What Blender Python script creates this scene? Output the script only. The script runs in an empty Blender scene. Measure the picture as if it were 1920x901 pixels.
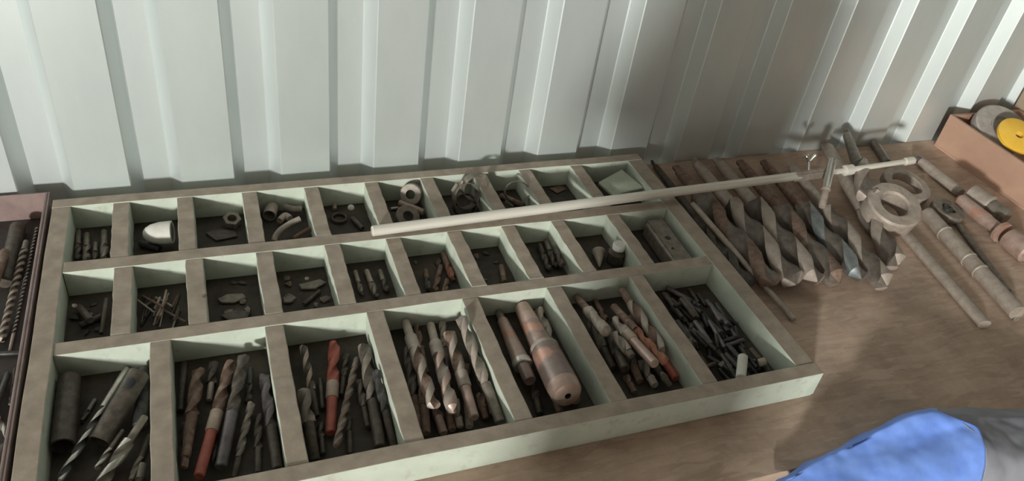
import bpy, bmesh, math, random
import numpy as np
from mathutils import Vector, Matrix

random.seed(7)
scene = bpy.context.scene
COL = scene.collection

# ------------------------------------------------------------------ camera
# metres; tray back-left top corner is the origin, x runs along the wall, the wall is at +y
CAM_R = np.array([[0.9336040231, 0.1065448325, -0.3420990013],
                  [-0.3335343015, 0.6072611776, -0.7211024420],
                  [0.1309137035, 0.7873258924, 0.6024778348]])
CAM_C = np.array([0.25537, -1.23493, 0.83233])
FPX = 1479.488
cam_data = bpy.data.cameras.new('camera')
cam = bpy.data.objects.new('camera', cam_data)
COL.objects.link(cam)
cam_data.sensor_width = 36.0
cam_data.lens = FPX / 1920.0 * 36.0
cam_data.clip_start = 0.02
m = Matrix.Identity(4)
for i in range(3):
    for j in range(3):
        m[i][j] = CAM_R[i][j]
    m[i][3] = CAM_C[i]
cam.matrix_world = m
scene.camera = cam

# ------------------------------------------------------------------ world, daylight, exposure
world = bpy.data.worlds.new('sky')
scene.world = world
world.use_nodes = True
world.node_tree.nodes['Background'].inputs[0].default_value = (0.86, 0.93, 1.0, 1)
world.node_tree.nodes['Background'].inputs[1].default_value = 0.08

KEY = Vector((-4.40, -7.00, 1.58))


def area_light(name, loc, target, sx, sy, power, color):
    d = bpy.data.lights.new(name, 'AREA')
    d.shape = 'RECTANGLE'
    d.size, d.size_y = sx, sy
    d.energy = power
    d.color = color
    o = bpy.data.objects.new(name, d)
    COL.objects.link(o)
    o.location = loc
    o.rotation_euler = (Vector(target) - Vector(loc)).to_track_quat('-Z', 'Y').to_euler()
    return o


area_light('window_daylight', KEY, (0.6, -0.2, 0.0), 0.50, 0.50, 720, (0.97, 1.0, 0.945))
area_light('fill_light', (-0.9, -7.0, 0.35), (0.7, 0.0, 0.1), 2.2, 2.2, 45, (1.0, 0.88, 0.74))  # added soft fill lamp that lifts the ambient level, no known doorway

vs = scene.view_settings
vs.view_transform = 'Standard'
vs.look = 'None'
vs.gamma = 1.0
vs.use_curve_mapping = False
vs.exposure = 0.2

BENCH = -0.053      # bench top
FLOOR = -0.80
TFLOOR = -0.047     # inside floor of the tray
WALL_Y = 0.036


# ------------------------------------------------------------------ pixel helpers (1920 x 901 frame)
def ray(px, py):
    return CAM_R @ np.array([(px - 960.0) / FPX, -(py - 450.5) / FPX, -1.0])


def at(px, py, z):
    d = ray(px, py)
    t = (z - CAM_C[2]) / d[2]
    return Vector(CAM_C + t * d)


def aty(px, py, y):
    d = ray(px, py)
    t = (y - CAM_C[1]) / d[1]
    return Vector(CAM_C + t * d)


def wid(px, py, z, w):
    """half-width in metres of something w pixels wide seen at that point"""
    d = np.array(at(px, py, z)) - CAM_C
    return 0.5 * w * float(d @ -CAM_R[:, 2]) / FPX


# ------------------------------------------------------------------ materials
def new_mat(name):
    mt = bpy.data.materials.new(name)
    mt.use_nodes = True
    nt = mt.node_tree
    return mt, nt, nt.nodes['Principled BSDF']


def noisy(name, c1, c2, rough=0.6, metal=0.0, scale=40, stretch=(1, 1, 1), detail=5, bump=0.0, c3=None, s3=120, t3=0.62, spec=0.5):
    mt, nt, b = new_mat(name)
    N, L = nt.nodes, nt.links
    tc = N.new('ShaderNodeTexCoord')
    mp = N.new('ShaderNodeMapping')
    mp.inputs['Scale'].default_value = stretch
    L.new(tc.outputs['Object'], mp.inputs['Vector'])
    nz = N.new('ShaderNodeTexNoise')
    nz.inputs['Scale'].default_value = scale
    nz.inputs['Detail'].default_value = detail
    nz.inputs['Roughness'].default_value = 0.65
    L.new(mp.outputs[0], nz.inputs['Vector'])
    rp = N.new('ShaderNodeValToRGB')
    rp.color_ramp.elements[0].position = 0.35
    rp.color_ramp.elements[0].color = (*c1, 1)
    rp.color_ramp.elements[1].position = 0.68
    rp.color_ramp.elements[1].color = (*c2, 1)
    L.new(nz.outputs['Fac'], rp.inputs[0])
    out = rp.outputs[0]
    if c3 is not None:
        n2 = N.new('ShaderNodeTexNoise')
        n2.inputs['Scale'].default_value = s3
        n2.inputs['Detail'].default_value = 3
        L.new(mp.outputs[0], n2.inputs['Vector'])
        r2 = N.new('ShaderNodeValToRGB')
        r2.color_ramp.elements[0].position = t3
        r2.color_ramp.elements[0].color = (0, 0, 0, 1)
        r2.color_ramp.elements[1].position = t3 + 0.08
        r2.color_ramp.elements[1].color = (1, 1, 1, 1)
        L.new(n2.outputs['Fac'], r2.inputs[0])
        mx = N.new('ShaderNodeMixRGB')
        L.new(r2.outputs[0], mx.inputs[0])
        L.new(out, mx.inputs[1])
        mx.inputs[2].default_value = (*c3, 1)
        out = mx.outputs[0]
    L.new(out, b.inputs['Base Color'])
    b.inputs['Roughness'].default_value = rough
    b.inputs['Metallic'].default_value = metal
    b.inputs['Specular IOR Level'].default_value = spec
    if bump:
        bp = N.new('ShaderNodeBump')
        bp.inputs['Strength'].default_value = bump
        bp.inputs['Distance'].default_value = 0.002
        L.new(nz.outputs['Fac'], bp.inputs['Height'])
        L.new(bp.outputs[0], b.inputs['Normal'])
    return mt


def painted_wood(name, paint1, paint2, worn1, worn2):
    """pale green paint on the sides, bare grimy wood where hands and tools wore the top"""
    mt, nt, b = new_mat(name)
    N, L = nt.nodes, nt.links
    tc = N.new('ShaderNodeTexCoord')
    mp = N.new('ShaderNodeMapping')
    mp.inputs['Scale'].default_value = (1, 1, 1)
    L.new(tc.outputs['Object'], mp.inputs['Vector'])

    def ramp(sc, a, c, p0=0.35, p1=0.68, st=None):
        nz = N.new('ShaderNodeTexNoise')
        nz.inputs['Scale'].default_value = sc
        nz.inputs['Detail'].default_value = 6
        nz.inputs['Roughness'].default_value = 0.6
        L.new(mp.outputs[0], nz.inputs['Vector'])
        r = N.new('ShaderNodeValToRGB')
        r.color_ramp.elements[0].position = p0
        r.color_ramp.elements[1].position = p1
        r.color_ramp.elements[0].color = (*a, 1)
        r.color_ramp.elements[1].color = (*c, 1)
        L.new(nz.outputs['Fac'], r.inputs[0])
        return r, nz
    p, _ = ramp(22, paint1, paint2)
    w, nz = ramp(35, worn1, worn2)
    ge = N.new('ShaderNodeNewGeometry')
    sx = N.new('ShaderNodeSeparateXYZ')
    L.new(ge.outputs['True Normal'], sx.inputs[0])
    k, _ = ramp(60, (0, 0, 0), (0.5, 0.5, 0.5), 0.56, 0.75)
    mr = N.new('ShaderNodeMapRange')
    mr.inputs['From Min'].default_value = 0.45
    mr.inputs['From Max'].default_value = 0.75
    L.new(sx.outputs['Z'], mr.inputs['Value'])
    mxm = N.new('ShaderNodeMath')
    mxm.operation = 'MAXIMUM'
    L.new(mr.outputs[0], mxm.inputs[0])
    L.new(k.outputs[0], mxm.inputs[1])
    mx = N.new('ShaderNodeMixRGB')
    L.new(mxm.outputs[0], mx.inputs[0])
    L.new(p.outputs[0], mx.inputs[1])
    L.new(w.outputs[0], mx.inputs[2])
    L.new(mx.outputs[0], b.inputs['Base Color'])
    b.inputs['Roughness'].default_value = 0.75
    bp = N.new('ShaderNodeBump')
    bp.inputs['Strength'].default_value = 0.35
    bp.inputs['Distance'].default_value = 0.0015
    L.new(nz.outputs['Fac'], bp.inputs['Height'])
    L.new(bp.outputs[0], b.inputs['Normal'])
    return mt


def osb_mat():
    mt, nt, b = new_mat('strand_board')
    N, L = nt.nodes, nt.links
    tc = N.new('ShaderNodeTexCoord')
    nz0 = N.new('ShaderNodeTexNoise')
    nz0.inputs['Scale'].default_value = 9
    nz0.inputs['Detail'].default_value = 3
    L.new(tc.outputs['Object'], nz0.inputs['Vector'])
    wob = N.new('ShaderNodeMixRGB')
    wob.inputs[0].default_value = 0.025
    L.new(tc.outputs['Object'], wob.inputs[1])
    L.new(nz0.outputs['Color'], wob.inputs[2])
    cols = []
    for ang, sc in ((0.5, 62), (-0.7, 74), (1.45, 54)):
        mp = N.new('ShaderNodeMapping')
        mp.inputs['Rotation'].default_value = (0, 0, ang)
        mp.inputs['Scale'].default_value = (0.30, 1.9, 1)
        L.new(wob.outputs[0], mp.inputs['Vector'])
        v = N.new('ShaderNodeTexVoronoi')
        v.inputs['Scale'].default_value = sc
        v.inputs['Randomness'].default_value = 1
        L.new(mp.outputs[0], v.inputs['Vector'])
        s = N.new('ShaderNodeSeparateColor')
        L.new(v.outputs['Color'], s.inputs[0])
        cols.append(s)

    def flake(s):
        r = N.new('ShaderNodeValToRGB')
        e = r.color_ramp.elements
        e[0].position, e[0].color = 0.0, (0.495, 0.365, 0.288, 1)
        e[1].position, e[1].color = 1.0, (0.60, 0.458, 0.37, 1)
        e2 = e.new(0.5)
        e2.color = (0.54, 0.405, 0.322, 1)
        L.new(s.outputs[0], r.inputs[0])
        return r
    f = [flake(s) for s in cols]
    out = f[0].outputs[0]
    for k in (1, 2):
        gt = N.new('ShaderNodeMath')
        gt.operation = 'GREATER_THAN'
        gt.inputs[1].default_value = 0.55
        L.new(cols[k].outputs[1], gt.inputs[0])
        mx = N.new('ShaderNodeMixRGB')
        L.new(gt.outputs[0], mx.inputs[0])
        L.new(out, mx.inputs[1])
        L.new(f[k].outputs[0], mx.inputs[2])
        out = mx.outputs[0]
    # ground-in dirt
    nz = N.new('ShaderNodeTexNoise')
    nz.inputs['Scale'].default_value = 7
    nz.inputs['Detail'].default_value = 7
    nz.inputs['Roughness'].default_value = 0.7
    L.new(tc.outputs['Object'], nz.inputs['Vector'])
    r = N.new('ShaderNodeValToRGB')
    r.color_ramp.elements[0].position, r.color_ramp.elements[1].position = 0.3, 0.7
    r.color_ramp.elements[0].color = (0.62, 0.60, 0.58, 1)
    r.color_ramp.elements[1].color = (1.1, 1.06, 1.02, 1)
    L.new(nz.outputs['Fac'], r.inputs[0])
    mu = N.new('ShaderNodeMixRGB')
    mu.blend_type = 'MULTIPLY'
    mu.inputs[0].default_value = 1
    L.new(out, mu.inputs[1])
    L.new(r.outputs[0], mu.inputs[2])
    L.new(mu.outputs[0], b.inputs['Base Color'])
    b.inputs['Roughness'].default_value = 0.75
    b.inputs['Specular IOR Level'].default_value = 0.3
    bp = N.new('ShaderNodeBump')
    bp.inputs['Strength'].default_value = 0.3
    bp.inputs['Distance'].default_value = 0.001
    L.new(out, bp.inputs['Height'])
    L.new(bp.outputs[0], b.inputs['Normal'])
    return mt


M = {}
M['sheet'] = noisy('painted_sheet_steel', (0.625, 0.665, 0.655), (0.675, 0.71, 0.70), 0.46, 0.60, 14, (1, 1, 0.35), 6, 0.04, (0.74, 0.76, 0.74), 55, 0.735)
M['green'] = painted_wood('pale_green_wood', (0.445, 0.482, 0.405), (0.525, 0.555, 0.475), (0.265, 0.212, 0.165), (0.375, 0.306, 0.245))
M['tray_base'] = noisy('oily_plywood', (0.030, 0.023, 0.017), (0.07, 0.052, 0.038), 0.8, 0, 30, bump=0.3)
M['osb'] = osb_mat()
M['timber'] = noisy('bare_timber', (0.33, 0.24, 0.17), (0.45, 0.34, 0.25), 0.7, 0, 12, (8, 8, 1))
M['concrete'] = noisy('concrete', (0.19, 0.18, 0.165), (0.27, 0.255, 0.235), 0.85, 0, 6)
M['roof'] = noisy('roof_sheet', (0.20, 0.185, 0.165), (0.25, 0.235, 0.21), 0.5, 0, 8)
M['dark'] = noisy('dark_oily_steel', (0.048, 0.038, 0.029), (0.11, 0.088, 0.068), 0.55, 0.25, 90, bump=0.15)
M['black'] = noisy('black_oxide_steel', (0.030, 0.028, 0.027), (0.075, 0.068, 0.062), 0.5, 0.4, 120, bump=0.15)
M['grey'] = noisy('grey_worn_steel', (0.14, 0.115, 0.092), (0.25, 0.212, 0.175), 0.5, 0.3, 70, bump=0.12)
M['dust'] = noisy('dusty_steel', (0.29, 0.235, 0.195), (0.42, 0.35, 0.30), 0.55, 0.2, 60, bump=0.15)
M['purple'] = noisy('blued_steel', (0.085, 0.072, 0.075), (0.17, 0.145, 0.145), 0.5, 0.5, 60, bump=0.12)
M['brown'] = noisy('brown_rusty_steel', (0.13, 0.078, 0.055), (0.25, 0.165, 0.125), 0.7, 0.15, 80, bump=0.25, c3=(0.28, 0.2, 0.165), s3=60)
M['rust'] = noisy('orange_rusty_steel', (0.20, 0.075, 0.045), (0.33, 0.14, 0.085), 0.75, 0.05, 80, bump=0.25)
M['pink'] = noisy('pink_rusty_steel', (0.32, 0.215, 0.175), (0.45, 0.32, 0.27), 0.42, 0.25, 50, bump=0.12, c3=(0.40, 0.215, 0.16), s3=24, t3=0.60)
M['mauvesteel'] = noisy('mauve_rusty_steel', (0.17, 0.125, 0.11), (0.28, 0.205, 0.18), 0.36, 0.3, 30, bump=0.1, c3=(0.44, 0.24, 0.18), s3=22, t3=0.58)
M['red'] = noisy('red_paint', (0.26, 0.055, 0.035), (0.40, 0.10, 0.065), 0.55, 0, 60)
M['bright'] = noisy('bright_worn_steel', (0.42, 0.39, 0.35), (0.66, 0.62, 0.57), 0.35, 0.6, 60)
M['chrome'] = noisy('polished_steel', (0.62, 0.60, 0.56), (0.80, 0.78, 0.74), 0.22, 0.9, 30)
M['rod'] = noisy('bright_drawn_steel', (0.62, 0.57, 0.50), (0.78, 0.73, 0.66), 0.38, 0.25, 20, (0.2, 3, 3))
M['pale'] = noisy('pale_band_steel', (0.32, 0.24, 0.19), (0.44, 0.35, 0.28), 0.55, 0.2, 60)
M['umber'] = noisy('umber_oiled_steel', (0.10, 0.08, 0.066), (0.185, 0.15, 0.125), 0.55, 0.25, 60, bump=0.15)
M['teal'] = noisy('bluish_steel', (0.15, 0.165, 0.17), (0.26, 0.265, 0.26), 0.45, 0.5, 40, bump=0.1)
M['mauve'] = noisy('mauve_painted_steel', (0.20, 0.135, 0.125), (0.29, 0.205, 0.19), 0.5, 0.1, 25, bump=0.1)
M['dark_lining'] = noisy('dark_box_lining', (0.022, 0.017, 0.014), (0.05, 0.04, 0.034), 0.8, 0, 30)
M['cardboard'] = noisy('brown_board', (0.40, 0.235, 0.165), (0.48, 0.29, 0.21), 0.75, 0, 10, c3=(0.30, 0.16, 0.11), s3=9, t3=0.62)
M['white'] = noisy('off_white_plastic', (0.50, 0.475, 0.43), (0.60, 0.57, 0.52), 0.85, 0, 30, spec=0.15)
M['yellow'] = noisy('yellow_plastic', (0.82, 0.47, 0.05), (0.90, 0.56, 0.09), 0.5, 0, 25)
M['stone'] = noisy('grey_abrasive', (0.30, 0.265, 0.235), (0.40, 0.36, 0.325), 0.85, 0, 60, bump=0.2)
M['blue'] = noisy('blue_cloth', (0.15, 0.27, 0.76), (0.22, 0.37, 0.88), 0.55, 0, 18)
M['greycloth'] = noisy('grey_cloth', (0.20, 0.20, 0.23), (0.27, 0.27, 0.30), 0.8, 0, 18)
M['greenish'] = noisy('faded_green_board', (0.34, 0.37, 0.29), (0.42, 0.44, 0.36), 0.7, 0, 40)
M['glass_black'] = noisy('black_plastic', (0.02, 0.02, 0.02), (0.035, 0.035, 0.035), 0.3, 0, 30)
M['skin'] = noisy('skin', (0.42, 0.26, 0.19), (0.48, 0.31, 0.23), 0.55, 0, 20)
M['jacket'] = noisy('dark_jacket', (0.05, 0.055, 0.07), (0.08, 0.085, 0.10), 0.85, 0, 60)
M['trousers'] = noisy('work_trousers', (0.06, 0.06, 0.055), (0.10, 0.095, 0.085), 0.85, 0, 60)
M['hair'] = noisy('dark_hair', (0.02, 0.015, 0.01), (0.04, 0.03, 0.02), 0.6, 0, 80)
M['shoe'] = noisy('boot_leather', (0.04, 0.03, 0.02), (0.07, 0.05, 0.035), 0.6, 0, 40)


# ------------------------------------------------------------------ object helpers
def empty(name, loc=(0, 0, 0), mat=None):
    o = bpy.data.objects.new(name, None)
    o.empty_display_size = 0.02
    COL.objects.link(o)
    if mat is not None:
        o.matrix_world = mat
    else:
        o.location = loc
    return o


def tag(o, label, cat, group=None, kind=None):
    o['label'] = label
    if cat:
        o['category'] = cat
    if group:
        o['group'] = group
    if kind:
        o['kind'] = kind
    return o


def mesh_obj(name, verts, faces, mats, parent=None, midx=None, smooth=False, sharp=None):
    me = bpy.data.meshes.new(name)
    me.from_pydata([tuple(v) for v in verts], [], faces)
    for mt in (mats if isinstance(mats, (list, tuple)) else [mats]):
        me.materials.append(mt)
    if midx:
        me.polygons.foreach_set('material_index', midx)
    if smooth:
        me.shade_smooth()
        if sharp:
            me.set_sharp_from_angle(angle=math.radians(sharp))
    me.update()
    o = bpy.data.objects.new(name, me)
    COL.objects.link(o)
    if parent:
        o.parent = parent
    return o


def from_bm(name, bm, mat, parent=None, smooth=False, sharp=35):
    bmesh.ops.recalc_face_normals(bm, faces=bm.faces)
    me = bpy.data.meshes.new(name)
    bm.to_mesh(me)
    bm.free()
    for mt in (mat if isinstance(mat, (list, tuple)) else [mat]):
        me.materials.append(mt)
    if smooth:
        me.shade_smooth()
        me.set_sharp_from_angle(angle=math.radians(sharp))
    o = bpy.data.objects.new(name, me)
    COL.objects.link(o)
    if parent:
        o.parent = parent
    return o


def bm_box(bm, x0, x1, y0, y1, z0, z1):
    r = bmesh.ops.create_cube(bm, size=1.0)
    for v in r['verts']:
        v.co = Vector(((x0 + x1) / 2 + v.co.x * (x1 - x0), (y0 + y1) / 2 + v.co.y * (y1 - y0), (z0 + z1) / 2 + v.co.z * (z1 - z0)))
    return r['verts']


def box(name, x0, x1, y0, y1, z0, z1, mat, parent=None, bevel=0.0, wobble=0.0):
    """one board: optional worn (bevelled) edges and slightly uneven sides"""
    bm = bmesh.new()
    bm_box(bm, x0, x1, y0, y1, z0, z1)
    if wobble:
        lx, ly = x1 - x0, y1 - y0
        cuts = 9
        ax = 0 if lx > ly else 1
        es = [e for e in bm.edges if abs((e.verts[0].co - e.verts[1].co)[ax]) > 0.5 * max(lx, ly)]
        bmesh.ops.subdivide_edges(bm, edges=es, cuts=cuts)
        rng = random.Random(hash((round(x0, 3), round(y0, 3), name)) & 0xffff)
        off = {}
        for v in bm.verts:
            k = round(v.co[ax], 4)
            off.setdefault(k, (rng.uniform(-1, 1), rng.uniform(-1, 1)))
            a = off[k]
            if v.co.z > (z0 + z1) / 2:
                v.co.z += a[0] * wobble * 0.6
            v.co[1 - ax] += a[1] * wobble * 0.7
    if bevel:
        bmesh.ops.bevel(bm, geom=[e for e in bm.edges if e.calc_face_angle(0) > 1.0], offset=bevel, segments=2, affect='EDGES', profile=0.6)
    return from_bm(name, bm, mat, parent)


def axis_matrix(a, b, roll=0.0):
    a, b = Vector(a), Vector(b)
    x = (b - a).normalized()
    up = Vector((0, 0, 1)) if abs(x.z) < 0.95 else Vector((0, 1, 0))
    y = up.cross(x).normalized()
    z = x.cross(y)
    r = Matrix((x, y, z)).transposed().to_4x4()
    return Matrix.Translation(a) @ r @ Matrix.Rotation(roll, 4, 'X')


def lathe(name, prof, mat, parent=None, seg=20, smooth=True, cap0=True, cap1=True, midx=None, mtx=None):
    """profile [(x, r)] turned round the local X axis"""
    V, F, I = [], [], []
    for x, r in prof:
        for k in range(seg):
            a = 2 * math.pi * k / seg
            V.append(Vector((x, r * math.cos(a), r * math.sin(a))))
    for i in range(len(prof) - 1):
        for k in range(seg):
            k2 = (k + 1) % seg
            F.append((i * seg + k, (i + 1) * seg + k, (i + 1) * seg + k2, i * seg + k2))
            I.append(midx[i] if midx else 0)
    if cap0:
        F.append(tuple(range(seg)))
        I.append(midx[0] if midx else 0)
    if cap1:
        n = (len(prof) - 1) * seg
        F.append(tuple(n + k for k in reversed(range(seg))))
        I.append(midx[-1] if midx else 0)
    if mtx is not None:
        V = [mtx @ v for v in V]
    o = mesh_obj(name, V, F, mat, parent, I, smooth, 32)
    return o


def tube_prof(L, r, wall, x0=0.0):
    return [(x0, r - wall), (x0, r), (x0 + L, r), (x0 + L, r - wall), (x0, r - wall)]


def flute_body(name, x0, x1, R, mats, parent=None, pitch=None, depth=0.55, tip=None, seg=20, rings=None, hand=1):
    """twist-drill body: two helical flutes cut in a round bar, conical point"""
    L = x1 - x0
    pitch = pitch or 10.5 * R
    tip = R * 0.6 if tip is None else tip
    rings = rings or max(10, min(90, int(L / pitch * 14)))
    V, F, I = [], [], []

    def rad(k):
        a = 2 * math.pi * k / seg
        c = abs(math.sin(a))                       # flute centres at 90 / 270 degrees
        if c > 0.60:
            t = (c - 0.60) / 0.40
            return R * (1 - depth * math.sin(min(1, t) * math.pi / 2) ** 1.2)
        return R
    for i in range(rings + 1):
        x = x0 + (L - tip) * i / rings
        tw = hand * 2 * math.pi * (x - x0) / pitch
        for k in range(seg):
            a = 2 * math.pi * k / seg + tw
            r = rad(k)
            V.append((x, r * math.cos(a), r * math.sin(a)))
    tw = hand * 2 * math.pi * (L) / pitch
    for k in range(seg):
        a = 2 * math.pi * k / seg + tw
        r = rad(k) * 0.12
        V.append((x1, r * math.cos(a), r * math.sin(a)))
    for i in range(rings + 1):
        for k in range(seg):
            k2 = (k + 1) % seg
            F.append((i * seg + k, (i + 1) * seg + k, (i + 1) * seg + k2, i * seg + k2))
            mid = abs(math.sin(2 * math.pi * (k + 0.5) / seg))
            I.append(1 if (mid < 0.64 and len(mats) > 1) else 0)
    F.append(tuple(range(seg)))
    I.append(0)
    n = (rings + 1) * seg
    F.append(tuple(n + k for k in reversed(range(seg))))
    I.append(0)
    return mesh_obj(name, V, F, mats, parent, I, True, 40)


def sweep(name, pts, r, mat, parent=None, seg=10, closed=False, rx=None):
    """round (or flattened) bar along a polyline"""
    pts = [Vector(p) for p in pts]
    V, F = [], []
    n = len(pts)
    for i, p in enumerate(pts):
        a = pts[i - 1] if (i > 0 or closed) else p
        b = pts[(i + 1) % n] if (i < n - 1 or closed) else p
        x = (b - a).normalized()
        up = Vector((0, 0, 1)) if abs(x.z) < 0.9 else Vector((0, 1, 0))
        y = up.cross(x).normalized()
        z = x.cross(y)
        for k in range(seg):
            t = 2 * math.pi * k / seg
            V.append(p + y * ((rx or r) * math.cos(t)) + z * (r * math.sin(t)))
    m_ = n if closed else n - 1
    for i in range(m_):
        for k in range(seg):
            k2 = (k + 1) % seg
            i2 = (i + 1) % n
            F.append((i * seg + k, i2 * seg + k, i2 * seg + k2, i * seg + k2))
    if not closed:
        F.append(tuple(range(seg)))
        F.append(tuple((n - 1) * seg + k for k in reversed(range(seg))))
    return mesh_obj(name, V, F, mat, parent, None, True, 40)


ORD = ['', 'first', 'second', 'third', 'fourth', 'fifth', 'sixth', 'seventh', 'eighth', 'ninth', 'tenth', 'eleventh', 'twelfth', 'thirteenth', 'fourteenth', 'fifteenth', 'sixteenth', 'seventeenth']

# ------------------------------------------------------------------ the room
PITCH, RX0, DEPTH = 0.1712, 0.1155, 0.028


def wall_profile(x0, x1):
    pts = []
    k = math.floor((x0 - RX0) / PITCH)
    pts.append((x0, WALL_Y))
    while RX0 + k * PITCH < x1:
        b = RX0 + k * PITCH
        for dx, dy in ((0.0, 0.0), (0.0020, 0.0018), (0.0185, DEPTH - 0.0018), (0.0205, DEPTH),
                       (0.0640, DEPTH), (0.0660, DEPTH - 0.0018), (0.0825, 0.0018), (0.0845, 0.0)):
            if x0 < b + dx < x1:
                pts.append((b + dx, WALL_Y + dy))
        k += 1
    pts.append((x1, WALL_Y))
    return pts


prof = wall_profile(-6.0, 4.5)
V, F = [], []
zs = [FLOOR, -0.4, BENCH - 0.02, 0.1, 0.3, 0.6, 1.0, 2.4]
for z in zs:
    V += [(x, y, z) for x, y in prof]
n = len(prof)
for j in range(len(zs) - 1):
    for i in range(n - 1):
        F.append((j * n + i, j * n + i + 1, (j + 1) * n + i + 1, (j + 1) * n + i))
wall_back = mesh_obj('wall_back', V, F, M['sheet'])
tag(wall_back, 'off-white ribbed metal sheet wall behind the bench', None, kind='structure')
sm = wall_back.modifiers.new('thickness', 'SOLIDIFY')
sm.thickness = 0.0008
sm.offset = -1

fl = box('floor', -6.1, 4.6, -7.3, 0.12, FLOOR - 0.1, FLOOR, M['concrete'])
tag(fl, 'grey concrete workshop floor under the bench', None, kind='structure')
ce = box('ceiling', -6.1, 4.6, -7.3, 0.12, 2.4, 2.46, M['roof'])
tag(ce, 'pale sheet roof over the workshop', None, kind='structure')
wl = box('wall_left', -6.1, -6.0, -7.3, 0.12, FLOOR, 2.4, M['roof'])
tag(wl, 'pale side wall left of the bench', None, kind='structure')
wr = box('wall_right', 4.5, 4.6, -7.3, 0.12, FLOOR, 2.4, M['roof'])
tag(wr, 'pale side wall right of the bench', None, kind='structure')
# front wall with a small window (left) and an opening added for the fill lamp (right)
bm = bmesh.new()
wx0, wx1, wz0, wz1 = KEY.x - 0.34, KEY.x + 0.34, KEY.z - 0.34, KEY.z + 0.34
dx0, dx1, dz1 = -2.1, 0.3, 1.65
for b in ((-6.0, wx0, FLOOR, 2.4), (wx0, wx1, FLOOR, wz0), (wx0, wx1, wz1, 2.4), (wx1, dx0, FLOOR, 2.4), (dx0, dx1, dz1, 2.4), (dx1, 4.5, FLOOR, 2.4)):
    bm_box(bm, b[0], b[1], -7.3, -7.2, b[2], b[3])
wf = from_bm('wall_front', bm, M['roof'])
tag(wf, 'pale wall facing the bench with window and added fill opening', None, kind='structure')
bm = bmesh.new()
for b in ((wx0, wx1, wz0, wz0 + 0.03), (wx0, wx1, wz1 - 0.03, wz1), (wx0, wx0 + 0.03, wz0 + 0.03, wz1 - 0.03), (wx1 - 0.03, wx1, wz0 + 0.03, wz1 - 0.03)):
    bm_box(bm, b[0], b[1], -7.32, -7.21, b[2], b[3])
wd = from_bm('window_1', bm, M['timber'])
tag(wd, 'timber frame of the small window opposite the bench', None, kind='structure')
post = box('trim_1', 2.235, 2.34, -0.06, WALL_Y - 0.001, BENCH, 2.4, M['timber'], bevel=0.003)
tag(post, 'brown timber upright against the ribbed wall at right', None, kind='structure')

# ------------------------------------------------------------------ workbench
wb = empty('workbench', (0.6, -0.36, FLOOR))
tag(wb, 'workbench with brown strand board top along the ribbed wall', 'workbench')


def under(o, root):
    o.parent = root
    o.matrix_parent_inverse = root.matrix_world.inverted()
    return o


bpy.context.view_layer.update()
under(box('bench_top', -1.2, 2.9, -0.753, WALL_Y - 0.0015, BENCH - 0.018, BENCH, M['osb'], bevel=0.0008), wb)
under(box('front_rail', -1.2, 2.9, -0.745, -0.70, BENCH - 0.118, BENCH - 0.018, M['timber'], bevel=0.002), wb)
for x in (-1.1, 0.85, 2.75):
    for y in (-0.70, -0.06):
        under(box('leg', x - 0.04, x + 0.04, y, y + 0.07, FLOOR, BENCH - 0.018, M['timber'], bevel=0.003), wb)

# ------------------------------------------------------------------ the compartment tray
tray = empty('compartment_tray', (0.55, -0.32, BENCH))
tag(tray, 'pale green wooden tray divided into three rows of compartments', 'tray')
bpy.context.view_layer.update()
ZB = BENCH + 0.0056
W_, D_ = 1.10, 0.641
G = M['green']


def tb(*a, **k):
    k.setdefault('bevel', 0.0012)
    k.setdefault('wobble', 0.0010)
    return under(box(*a, G, **k), tray)


tb('back_board', 0, W_, -0.023, 0, ZB, 0)
front = tb('front_board', 0, W_, -D_, -0.617, ZB, 0.0005)
tb('side_board', 0, 0.027, -0.6165, -0.0235, ZB, 0)
tb('side_board', W_ - 0.034, W_, -0.6165, -0.0235, ZB, 0)
tb('row_board', 0.0275, W_ - 0.0345, -0.195, -0.170, ZB, -0.0005)
tb('row_board', 0.0275, W_ - 0.0345, -0.367, -0.343, ZB, -0.0005)
ROW1 = [0.0905, 0.189, 0.295, 0.402, 0.511, 0.618, 0.7235, 0.819, 0.932]
ROW2 = [0.0965, 0.197, 0.302, 0.411, 0.513, 0.622, 0.722, 0.820, 0.9335]
ROW3 = [0.146, 0.2985, 0.4455, 0.597, 0.7425, 0.8955]
CELL = {}
for tagc, divs, ya, yb, t in (('back', ROW1, -0.1695, -0.0235, 0.0255), ('middle', ROW2, -0.3425, -0.1955, 0.0260), ('front', ROW3, -0.6165, -0.3675, 0.0265)):
    xs = [0.0275 - t]
    for x in divs:
        tb('divider', x, x + t, ya, yb, ZB, -0.001)
        xs.append(x)
    xs.append(W_ - 0.0345)
    for k in range(len(divs) + 1):
        CELL[(tagc, k + 1)] = [xs[k] + t, xs[k + 1], ya, yb, []]
# bottom panel
under(box('base_panel', 0.0275, W_ - 0.0345, -0.6165, -0.0235, ZB - 0.0004, TFLOOR, M['tray_base']), tray)
under(box('bottom_board', 0.001, W_ - 0.0005, -D_ + 0.0015, -0.0005, BENCH + 0.0004, ZB - 0.0005, G, bevel=0.0008), tray)
# nail heads in the front board
for px, py in ((990, 822), (783, 866), (1188, 790), (1352, 748)):
    p = aty(px, py, -D_)
    nh = lathe('nail_head', [(0, 0.0035), (0.0008, 0.0032), (0.0012, 0.0018)], M['dark'], None, 10,
               mtx=axis_matrix((p.x, -D_ + 0.0004, p.z), (p.x, -D_ - 1, p.z)))
    nh.parent = front
    nh.matrix_parent_inverse = tray.matrix_world.inverted()

# ------------------------------------------------------------------ stacking helper
NS = np.linspace(0, 1, 13)[:, None]


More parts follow.
